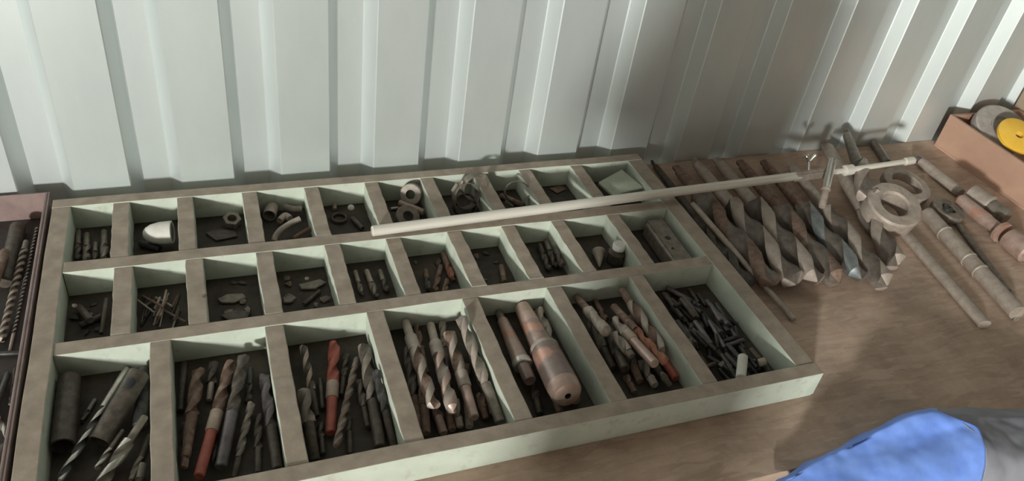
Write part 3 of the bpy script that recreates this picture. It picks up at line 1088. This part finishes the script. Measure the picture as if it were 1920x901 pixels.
def clamp_band(key, px, py, z, w, width, axis, mat, desc, squash=1.0, worm=None):
    p = at(px, py, z)
    R = wid(px, py, z, w)
    o = empty('hose_clamp', mat=axis_matrix(p, p + Vector(axis)))
    V, F = [], []
    n_ = 40
    for k in range(n_):
        t = 2 * math.pi * k / n_
        for rr, xx in ((R, -width / 2), (R, width / 2), (R - 0.0012, width / 2), (R - 0.0012, -width / 2)):
            V.append((xx, rr * math.cos(t), rr * squash * math.sin(t)))
    for k in range(n_):
        b0, b1 = 4 * k, 4 * ((k + 1) % n_)
        for j in range(4):
            F.append((b0 + j, b1 + j, b1 + (j + 1) % 4, b0 + (j + 1) % 4))
    mesh_obj('band', V, F, mat, o, None, True, 40)
    if worm is not None:
        t = worm
        mt_ = Matrix.Rotation(t, 4, 'X') @ Matrix.Translation((0, R + 0.003, 0))
        lathe('clamp_screw', [(-0.009, 0.0025), (-0.008, 0.0035), (0.008, 0.0035), (0.009, 0.0025)], mat, o, 12, mtx=mt_ @ Matrix.Rotation(math.pi / 2, 4, 'Y'))
    PENDING.append((key, px, o, desc, 'hose clamp'))
    return o


K = ('back', 7)
clamp_band(K, 871, 384, -0.025, 46, 0.014, (0.15, -0.8, 0.5), M['dark'], 'dark hose clamp at the front')
clamp_band(K, 873, 366, -0.012, 50, 0.018, (0.15, -0.85, 0.35), M['grey'], 'dull hose clamp in the middle', worm=2.4)
clamp_band(K, 888, 350, -0.001, 48, 0.018, (0.1, -0.9, 0.15), M['grey'], 'dull hose clamp standing above the boards', worm=2.8)
K = ('back', 8)
clamp_band(K, 970, 359, -0.012, 50, 0.012, (-0.1, -0.75, 0.6), M['grey'], 'large thin hose clamp standing on edge', squash=0.8, worm=-2.2)
rod(K, (938, 366), (990, 384), 11, 'dull brown bar across the hose clamp', 'brown')
chip(('back', 9), [(1030, 352), (1050, 347), (1062, 353), (1045, 361)], TFLOOR + 0.004, 0.003, M['brown'], 'flat rusty scrap')
# 10: faded green offcut leaning in the compartment
q0, q1, q2, q3 = at(1122, 341, -0.014), at(1166, 317, -0.006), at(1206, 350, -0.012), at(1150, 366, -0.020)
bm = bmesh.new()
vs_ = [bm.verts.new(v) for v in (q0, q1, q2, q3)] + [bm.verts.new(v - Vector((0, 0, 0.006))) for v in (q0, q1, q2, q3)]
for f in ((0, 1, 2, 3), (7, 6, 5, 4), (0, 4, 5, 1), (1, 5, 6, 2), (2, 6, 7, 3), (3, 7, 4, 0)):
    bm.faces.new([vs_[i] for i in f])
bmesh.ops.bevel(bm, geom=list(bm.edges), offset=0.0008, segments=1, affect='EDGES')
o = from_bm('board_offcut', bm, M['greenish'])
PENDING.append((('back', 10), 1166, o, 'square faded green board offcut lying tilted', 'board'))
finish_labels()

# ------------------------------------------------------------------ left steel box with drills
lb = empty('steel_box', (-0.21, -0.35, BENCH))
tag(lb, 'mauve painted steel box of drills cut off at the left edge', 'box')
bpy.context.view_layer.update()
bx0, bx1, by0, by1 = -0.40, -0.006, -0.76 + 0.02, 0.024
under(box('bottom_panel', bx0, bx1, by0, by1, BENCH + 0.0005, BENCH + 0.003, M['dark_lining']), lb)
under(box('back_panel', bx0, bx1, by1 - 0.003, by1, BENCH + 0.003, 0.0, M['mauve'], bevel=0.0006), lb)
under(box('front_panel', bx0, bx1, by0, by0 + 0.003, BENCH + 0.003, 0.0, M['mauve'], bevel=0.0006), lb)
for xx in (bx0, bx1 - 0.003):
    under(box('side_panel', xx, xx + 0.003, by0 + 0.003, by1 - 0.003, BENCH + 0.003, 0.0, M['mauve'], bevel=0.0006), lb)
sweepr = under(box('rolled_rim', bx1 - 0.007, bx1 - 0.003, by0 + 0.003, by1 - 0.003, -0.004, 0.001, M['mauve'], bevel=0.0015), lb)
CELL[('box', 1)] = [bx0 + 0.004, bx1 - 0.011, by0 + 0.004, by1 - 0.004, []]
KB = ('box', 1)
LB = []


def box_item(o, label, cat):
    PENDING.pop()
    tag(o, label, cat)


z3 = BENCH + 0.003
box_item(rod(KB, (34, 424), (8, 530), 28, '', 'dark', floor=z3), 'thick dark round bar at the back of the mauve steel box', 'metal bar')
box_item(drill(KB, (49, 452), (2, 640), 14, '', 'grey', 'dark', 'dust', floor=z3, sf=0.1, pitch=0.03), 'dark twist drill with pale lands in the mauve steel box', 'drill bit')
box_item(drill(KB, (18, 658), (69, 425), 7, '', 'dust', 'dark', 'bright', floor=z3, sf=0.12, pitch=0.018), 'very long thin twist drill along the right side of the mauve box', 'drill bit')
box_item(rod(KB, (-30, 664), (36, 661), 9, '', 'black', floor=z3), 'thin black bar lying crosswise in the mauve steel box', 'metal bar')
box_item(drill(KB, (-30, 735), (15, 818), 11, '', 'grey', 'grey', 'bright', floor=z3, sf=0.6), 'grey drill with bright tip low in the mauve steel box', 'drill bit')
box_item(rod(KB, (15, 700), (-10, 770), 12, '', 'black', floor=z3), 'black bar near the front of the mauve steel box', 'metal bar')
box_item(drill(KB, (28, 690), (20, 760), 9, '', 'dark', 'dark', floor=z3, sf=0.4), 'short dark drill beside the right wall of mauve box', 'drill bit')
box_item(rod(KB, (12, 835), (-20, 900), 20, '', 'dark', floor=z3), 'dark round bar in the lower left corner of the picture', 'metal bar')
box_item(rod(KB, (10, 470), (-20, 560), 16, '', 'brown', floor=z3), 'brownish bar at the left edge in the mauve steel box', 'metal bar')

# ------------------------------------------------------------------ large drills on the bench, right of the tray
CELL['bench'] = [1.108, 2.2, -0.75, 0.034, []]
CB = CELL['bench']


def big_drill(a, b, w, label, ms, mb, ml=None, sf=0.45, sr=0.62, hand=1, pitch=None, band=None, depth=0.40, zmax=0.012):
    r = wid(b[0], b[1], -0.03, w)
    A, B = settle(CB, a, b, r, BENCH, zmax, r, sf, sr)
    o = empty('large_twist_drill', mat=axis_matrix(A, B, random.uniform(0, 3)))
    build_drill(o, (B - A).length, r, M[ms], M[mb], M[ml] if ml else None, sf=sf, sr=sr, taper=True, tang=True, hand=hand, pitch=pitch or 12.5 * r, band=band, depth=depth, seg=28)
    tag(o, label, 'drill bit')
    return o


big_drill((1222, 303), (1408, 538), 30, 'dark large drill nearest the tray\'s right side', 'dark', 'dark', sf=0.45)
big_drill((1266, 312), (1452, 535), 46, 'brownish large drill beside the thin bench rod', 'brown', 'umber', 'brown', sf=0.30)
big_drill((1300, 300), (1494, 532), 46, 'dusty large drill, third from the tray', 'dust', 'umber', 'dust', sf=0.42)
big_drill((1342, 298), (1534, 528), 46, 'large drill with pale brown point, fourth from the tray', 'dust', 'umber', 'dust', sf=0.42)
big_drill((1430, 302), (1616, 522), 42, 'large drill with bluish point, sixth from the tray', 'brown', 'umber', 'teal', sf=0.45)
big_drill((1386, 302), (1574, 530), 46, 'brown large drill with broad flutes, fifth from the tray', 'brown', 'umber', 'brown', sf=0.45)
big_drill((1480, 308), (1664, 536), 42, 'large drill with pinkish worn point, seventh from the tray', 'dust', 'umber', 'dust', sf=0.45)
big_drill((1526, 252), (1684, 498), 40, 'thick-shanked large drill beneath the bright clamp post', 'dust', 'umber', 'dust', sf=0.62, sr=0.86)
big_drill((1586, 246), (1630, 372), 40, 'short large drill leaning towards the ribbed wall', 'grey', 'umber', 'dust', sf=0.55, sr=0.55)
A, B = settle(CB, (1604, 240), (1664, 306), 0.010, BENCH, 0.05)
o = lathe('round_bar', [(0, .008), (.002, .0098), ((B - A).length - .002, .0098), ((B - A).length, .008)], M['grey'], None, 16)
o.matrix_world = axis_matrix(A, B)
tag(o, 'grey round bar leaning at the wall behind the two rings', 'metal bar')
A, B = at(1298, 381, -0.006), at(1489, 599, BENCH + 0.006)
o = lathe('thin_rod', [(0, .0045), (.001, .0055), ((B - A).length - .001, .0055), ((B - A).length, .0045)], M['dust'], None, 14)
o.matrix_world = axis_matrix(A, B)
tag(o, 'thin brown rod on the bench between tray and large drills', 'metal rod')

# ------------------------------------------------------------------ long rod with clamp (lies across the tray)
A, B = at(697, 433, 0.0115), at(1500, 329, 0.024)
st = empty('clamp_stand', mat=axis_matrix(A, B))
tag(st, 'long bright steel rod with clamp and post lying across the tray', 'clamp stand')
bpy.context.view_layer.update()
L = (B - A).length
rr = 0.0092
lathe('main_rod', [(0, rr * .8), (.0015, rr), (L * .92, rr * .98), (L, rr * .95)], M['rod'], st, 24)
inv = st.matrix_world.inverted()


def in_stand(name, prof, mat, a, b, seg=20):
    o = lathe(name, prof, mat, None, seg, mtx=inv @ axis_matrix(a, b))
    o.parent = st
    return o


C0, C1 = at(1492, 331, 0.024), at(1552, 323, 0.028)
Lc = (C1 - C0).length
bm = bmesh.new()
bm_box(bm, -0.004, Lc, -0.006, 0.006, -0.011, 0.011)
bmesh.ops.bevel(bm, geom=list(bm.edges), offset=0.003, segments=2, affect='EDGES')
bmesh.ops.transform(bm, matrix=inv @ axis_matrix(C0, C1), verts=bm.verts)
from_bm('clamp_block', bm, M['dust'], st, True)
P0, P1 = at(1560, 303, 0.056), at(1541, 388, 0.002)
Lp = (P1 - P0).length
pr = 0.0088
in_stand('post_cap', [(-0.006, pr * .5), (-0.005, pr * .95), (0.004, pr * .95), (0.005, pr * .8)], M['chrome'], P0, P1)
po = in_stand('post', [(0.005, pr), (Lp * .58, pr), (Lp * .60, pr * 1.1), (Lp * .63, pr * 1.1), (Lp * .64, pr * .85), (Lp * .97, pr * .85), (Lp, pr * .7)], [M['chrome'], M['dust']], P0, P1)
for pl in po.data.polygons:
    pl.material_index = 1 if (axis_matrix(P0, P1).inverted() @ st.matrix_world @ pl.center).x > Lp * 0.6 else 0
Q0, Q1 = at(1566, 322, 0.028), at(1716, 300, 0.034)
Lq = (Q1 - Q0).length
in_stand('side_rod', [(0, .0052), (.001, .0058), (Lq * .86, .0058), (Lq * .865, .0085), (Lq * .97, .0085), (Lq, .004)], M['rod'], Q0, Q1)
in_stand('collar', [(Lq * .10, .007), (Lq * .11, .0115), (Lq * .2, .0115), (Lq * .21, .007)], M['rod'], Q0, Q1)
T0, T1 = at(1517, 330, 0.026), at(1517, 303, 0.048)
ts = in_stand('thumbscrew', [(0, .003), ((T1 - T0).length, .003), ((T1 - T0).length + .004, .0045), ((T1 - T0).length + .006, .003)], M['chrome'], T0, T1, 14)
for sx in (-1, 1):
    wv = T1 + Vector((sx * 0.011, 0.002, 0.014))
    w_ = lathe('wing', [(0, .0025), ((wv - T1).length * .6, .0035), ((wv - T1).length, .0048), ((wv - T1).length + .003, .003)], M['chrome'], None, 12, mtx=inv @ axis_matrix(T1, wv))
    w_.parent = ts

# ------------------------------------------------------------------ ring spanners and other parts on the bench


def ring_spanner(px, py, z, Rw, hole, thick, tilt, h0, h1, hw, hz, label, mat='dust', hmat='dust', knobs=False):
    p = at(px, py, z)
    R = wid(px, py, z, Rw)
    ax = Vector(tilt).normalized()
    o = empty('ring_spanner', (p.x, p.y, BENCH))
    bpy.context.view_layer.update()
    inv_ = o.matrix_world.inverted()
    e = thick * 0.10
    ri = R * hole
    rg = lathe('ring', [(-thick / 2, ri), (-thick / 2, R - e), (-thick / 2 + e, R), (thick / 2 - e, R), (thick / 2, R - e), (thick / 2, ri + e), (thick / 2 - e, ri), (-thick / 2, ri)], M[mat], None, 44, cap0=False, cap1=False,
               mtx=inv_ @ axis_matrix(p, p + ax))
    rg.parent = o
    a, b = at(*h0, hz), at(*h1, hz)
    hd = sweep('handle', [inv_ @ a, inv_ @ (a.lerp(b, .5)), inv_ @ (a.lerp(b, .93)), inv_ @ b], hw * (.96 if knobs else .7), M[hmat], o, 16, rx=hw)
    if knobs:
        for t in (0.22, 0.5, 0.62):
            c = a.lerp(b, t)
            d = (b - a).normalized()
            kb = lathe('handle_ridge', [(-.003, hw * .98), (-.002, hw * 1.06), (.002, hw * 1.06), (.003, hw * .98)], M[hmat], None, 18, mtx=inv_ @ axis_matrix(c, c + d))
            kb.parent = o
    tag(o, label, 'spanner')
    return o


ring_spanner(1670, 392, -0.004, 104, 0.50, 0.040, (-0.10, -0.30, 0.95), (1696, 436), (1846, 608), 0.0135, BENCH + 0.0105, 'thick steel ring spanner, nearer of two rings, with plain handle')
ring_spanner(1697, 349, -0.030, 92, 0.62, 0.020, (0.05, -0.15, 0.98), (1738, 400), (1908, 586), 0.0160, BENCH + 0.0178, 'ring spanner with wider hole and thick ridged handle', knobs=True)
ring_spanner(1776, 395, -0.036, 62, 0.42, 0.016, (0.10, -0.10, 0.98), (1792, 414), (1890, 545), 0.0075, BENCH + 0.006, 'small ring die stock with thin round handle', mat='grey', hmat='grey')
p = at(1776, 392, -0.026)
o = lathe('screw_die', [(0, 0.0105), (0.006, 0.0105), (0.007, 0.009), (0.007, 0.004), (0.003, 0.0035)], M['black'], None, 18)
o.matrix_world = axis_matrix(p, p + Vector((.1, -.1, .98)))
tag(o, 'dark round die seated in the small ring die stock', 'die')


def bench_turned(name, a, b, z, parts, label, cat, roll=0.0):
    A_, B_ = at(*a, z), at(*b, z)
    o = empty(name, mat=axis_matrix(A_, B_, roll))
    L_ = (B_ - A_).length
    for nm, prof_, mt_, sg in parts:
        lathe(nm, [(x * L_, r_) for x, r_ in prof_], M[mt_], o, sg)
    tag(o, label, cat)
    return o


bench_turned('stepped_pin', (1718, 296), (1802, 362), -0.040, [('pin_end', [(0, .005), (.02, .0075), (.10, .0075)], 'purple', 16), ('pin_body', [(.10, .009), (.12, .0115), (.95, .0125), (1, .010)], 'dust', 20)], 'grey stepped pin between the rings and the brown box', 'metal pin')
bench_turned('coupling', (1818, 362), (1888, 408), -0.0275, [('coupling_body', [(0, .020), (.04, .0245), (.52, .0245), (.56, .020)], 'dust', 30), ('coupling_nose', [(.555, .018), (.60, .019), (.95, .019), (1, .016)], 'grey', 26)], 'dusty round coupling beside the brown box', 'coupling')
bench_turned('flanged_arbor', (1798, 372), (1930, 476), -0.0285, [('shaft', [(0, .010), (.03, .0145), (.42, .0150), (.44, .0135), (.62, .0135)], 'pink', 24), ('flange', [(.60, .018), (.605, .0235), (.645, .0235), (.65, .017)], 'pink', 32), ('hub', [(.70, .015), (.72, .0215), (.86, .0235), (.98, .0235), (1, .019)], 'pink', 32)], 'pinkish arbor with a thin flange and round hub at right edge', 'arbor')
bench_turned('bright_screw', (1903, 600), (1918, 585), BENCH + 0.0045, [('screw_body', [(0, .003), (.1, .004), (.75, .004)], 'chrome', 12), ('screw_head', [(.74, .0042), (.78, .0046), (1, .0046)], 'chrome', 12)], 'small bright screw past the end of the ridged handle', 'screw')

# ------------------------------------------------------------------ brown box at right with a grinding disc and a yellow roll
rb = empty('brown_box', (2.1, -0.25, BENCH))
tag(rb, 'open brown board box by the timber upright at right', 'box')
bpy.context.view_layer.update()
qx0, qx1, qy0, qy1, qz = 1.982, 2.225, -0.55, 0.010, 0.038
under(box('base', qx0, qx1, qy0, qy1, BENCH + 0.0005, BENCH + 0.006, M['cardboard']), rb)
under(box('side_panel', qx0, qx0 + 0.008, qy0, qy1, BENCH + 0.006, qz, M['cardboard'], bevel=0.001), rb)
under(box('side_panel', qx1 - 0.008, qx1, qy0, qy1, BENCH + 0.006, qz, M['cardboard'], bevel=0.001), rb)
under(box('end_panel', qx0 + 0.008, qx1 - 0.008, qy1 - 0.008, qy1, BENCH + 0.006, qz, M['cardboard'], bevel=0.001), rb)
under(box('end_panel', qx0 + 0.008, qx1 - 0.008, qy0, qy0 + 0.008, BENCH + 0.006, qz, M['cardboard'], bevel=0.001), rb)
p = Vector((2.080, -0.062, 0.030))
o = lathe('grinding_disc', [(-.014, .012), (-.014, .064), (-.012, .067), (.010, .067), (.013, .063), (.013, .030), (.009, .026), (.009, .012), (-.014, .012)], M['stone'], None, 44, cap0=False, cap1=False)
o.matrix_world = axis_matrix(p, p + Vector((-0.15, -0.40, 0.9)))
tag(o, 'round grey grinding disc tilted inside the brown box', 'grinding disc')
p = Vector((2.064, -0.122, 0.047))
o = lathe('yellow_disc', [(-.006, .010), (-.006, .046), (-.004, .050), (.004, .050), (.006, .046), (.006, .010), (-.006, .010)], M['yellow'], None, 40, cap0=False, cap1=False)
o.matrix_world = axis_matrix(p, p + Vector((-0.15, -0.40, 0.9)))
tag(o, 'bright yellow disc in the brown box, in front of grinding disc', 'disc')

# ------------------------------------------------------------------ blue and grey cloth on the front edge of the bench
def cloth():
    root = empty('work_jacket', (1.25, -0.80, BENCH))
    tag(root, 'crumpled blue and grey cloth over the front edge of the bench', 'cloth')
    bpy.context.view_layer.update()
    inv_ = root.matrix_world.inverted()
    # rows from the back hem over the ridge to the hanging front; columns run left to right
    back = [(1440, 905, BENCH + .003), (1530, 862, BENCH + .004), (1610, 815, BENCH + .005), (1712, 768, BENCH + .006), (1760, 764, BENCH + .006), (1840, 764, BENCH + .006), (1930, 768, BENCH + .006), (2030, 790, BENCH + .005)]
    ridge = [(1452, 905, -.035), (1532, 866, -.020), (1608, 824, -.005), (1714, 770, .022), (1758, 770, .020), (1845, 778, .010), (1935, 780, .008), (2035, 800, 0)]
    mid = [(1470, 925, -.032), (1590, 885, -.018), (1690, 840, -.004), (1770, 806, .010), (1834, 797, .030), (1880, 830, .012), (1955, 830, .008), (2040, 850, 0)]
    frontr = [(1490, 960, -.050), (1610, 960, -.030), (1720, 950, -.010), (1800, 930, .006), (1868, 880, .018), (1905, 900, .002), (1975, 900, 0), (2050, 920, -.01)]
    rows = [[at(x, y, z) for x, y, z in r_] for r_ in (back, ridge, mid, frontr)]
    hang = []
    for p_ in rows[-1]:
        hang.append(Vector((p_.x, min(p_.y, -0.80) - 0.01, -0.18)))
    rows.append(hang)
    nc = len(back)

    def patch(name, c0, c1, mat):
        V_, F_ = [], []
        for r_ in rows:
            for c in range(c0, c1 + 1):
                V_.append(inv_ @ r_[c])
        w_ = c1 - c0 + 1
        for i in range(len(rows) - 1):
            for j in range(w_ - 1):
                F_.append((i * w_ + j, i * w_ + j + 1, (i + 1) * w_ + j + 1, (i + 1) * w_ + j))
        o = mesh_obj(name, V_, F_, mat, root, None, True)
        cr = o.data.attributes.new('crease_edge', 'FLOAT', 'EDGE')
        for e in o.data.edges:
            r0_, r1_ = e.vertices[0] // w_, e.vertices[1] // w_
            q0_ = e.vertices[0] % w_
            if r0_ == r1_ == 1:
                cr.data[e.index].value = 0.85
            elif r0_ == r1_ == 2 and q0_ >= 2:
                cr.data[e.index].value = 0.5
            elif r0_ != r1_ and (e.vertices[0] % w_ in (0, w_ - 1)):
                cr.data[e.index].value = 1.0
        s = o.modifiers.new('smooth', 'SUBSURF')
        s.levels = s.render_levels = 4
        s.boundary_smooth = 'ALL'
        tx = bpy.data.textures.new('folds', 'CLOUDS')
        tx.noise_scale = 0.055
        d = o.modifiers.new('folds', 'DISPLACE')
        d.texture = tx
        d.texture_coords = 'GLOBAL'
        d.strength = 0.012
        d.mid_level = 0.35
        so = o.modifiers.new('thickness', 'SOLIDIFY')
        so.thickness = 0.002
        return o
    patch('blue_panel', 0, 4, M['blue'])
    patch('grey_panel', 4, nc - 1, M['greycloth'])


cloth()

# ------------------------------------------------------------------ the person taking the photograph (outside the picture; only the shadow shows)
def skin_mesh(name, joints, edges, mat, parent, root_i=0, sub=2):
    me = bpy.data.meshes.new(name)
    me.from_pydata([j[0] for j in joints], edges, [])
    me.materials.append(mat)
    o = bpy.data.objects.new(name, me)
    COL.objects.link(o)
    o.parent = parent
    sk = o.modifiers.new('skin', 'SKIN')
    sk.use_smooth_shade = True
    for i, j in enumerate(joints):
        r_ = j[1]
        me.skin_vertices[0].data[i].radius = (r_, r_) if not isinstance(r_, tuple) else r_
        me.skin_vertices[0].data[i].use_root = (i == root_i)
    ss = o.modifiers.new('smooth', 'SUBSURF')
    ss.levels = ss.render_levels = sub
    return o


PP = Vector((-0.02, -1.64, FLOOR))
per = empty('person', PP)
per.rotation_euler = (0, 0, math.radians(5))
tag(per, 'person in dark work clothes holding a phone over the bench', 'person')
# local frame: x right, y forward (towards the bench), z up; height 1.76 m
HX = 0.0
body_j = [((0, 0, .95), .10), ((0, 0, 1.15), .105), ((0, .0, 1.36), .115), ((0, .0, 1.47), .06), ((0, .015, 1.545), .055), ((0, .03, 1.63), .085), ((0, .03, 1.72), .075),
          ((.13, 0, 1.42), .055), ((.15, .08, 1.19), .042), ((.22, .28, 1.36), .032), ((.26, .36, 1.56), .026),
          ((-.13, 0, 1.42), .055), ((-.19, .08, 1.19), .042), ((.10, .28, 1.36), .032), ((.20, .36, 1.56), .026),
          ((.09, 0, .90), .085), ((.10, .02, .50), .055), ((.10, -.01, .09), .040), ((.11, .12, .035), .032),
          ((-.09, 0, .90), .085), ((-.10, .02, .50), .055), ((-.10, -.01, .09), .040), ((-.11, .12, .035), .032),
          ((0, .125, 1.635), .012)]
body_e = [(0, 1), (1, 2), (2, 3), (3, 4), (4, 5), (5, 6), (2, 7), (7, 8), (8, 9), (9, 10), (2, 11), (11, 12), (12, 13), (13, 14),
          (0, 15), (15, 16), (16, 17), (17, 18), (0, 19), (19, 20), (20, 21), (21, 22), (5, 23)]
for s, base in ((1, 10), (-1, 14)):
    b = body_j[base][0]
    for k in range(4):
        i0 = len(body_j)
        body_j.append(((b[0] + s * (.015 - .004 * k), b[1] + .03, b[2] + .035 - .018 * k), .010))
        body_j.append(((b[0] - s * .012, b[1] + .055, b[2] + .040 - .018 * k), .0085))
        body_e += [(base, i0), (i0, i0 + 1)]
    i0 = len(body_j)
    body_j.append(((b[0] - s * .02, b[1] + .005, b[2] + .055), .010))
    body_j.append(((b[0] - s * .03, b[1] + .025, b[2] + .085), .0085))
    body_e += [(base, i0), (i0, i0 + 1)]
skin_mesh('body', body_j, body_e, M['skin'], per)
jk_j = [((0, 0, .93), .140), ((0, 0, 1.15), .138), ((0, 0, 1.36), .140), ((0, 0, 1.455), .072), ((.13, 0, 1.42), .062), ((.15, .08, 1.19), .05), ((.215, .27, 1.35), .042),
        ((-.13, 0, 1.42), .062), ((-.19, .08, 1.19), .055), ((.095, .27, 1.35), .042)]
skin_mesh('jacket', jk_j, [(0, 1), (1, 2), (2, 3), (2, 4), (4, 5), (5, 6), (2, 7), (7, 8), (8, 9)], M['jacket'], per)
tr_j = [((0, 0, .97), .118), ((.09, 0, .88), .10), ((.10, .02, .50), .072), ((.10, -.01, .10), .060), ((-.09, 0, .88), .10), ((-.10, .02, .50), .072), ((-.10, -.01, .10), .060)]
skin_mesh('trousers', tr_j, [(0, 1), (1, 2), (2, 3), (0, 4), (4, 5), (5, 6)], M['trousers'], per)
skin_mesh('hair', [((0, -.01, 1.66), .085), ((0, .01, 1.75), .07)], [(0, 1)], M['hair'], per)
for s in (1, -1):
    skin_mesh('boot', [((s * .10, -.03, .05), .05), ((s * .105, .07, .045), .045), ((s * .11, .15, .04), .038)], [(0, 1), (1, 2)], M['shoe'], per)
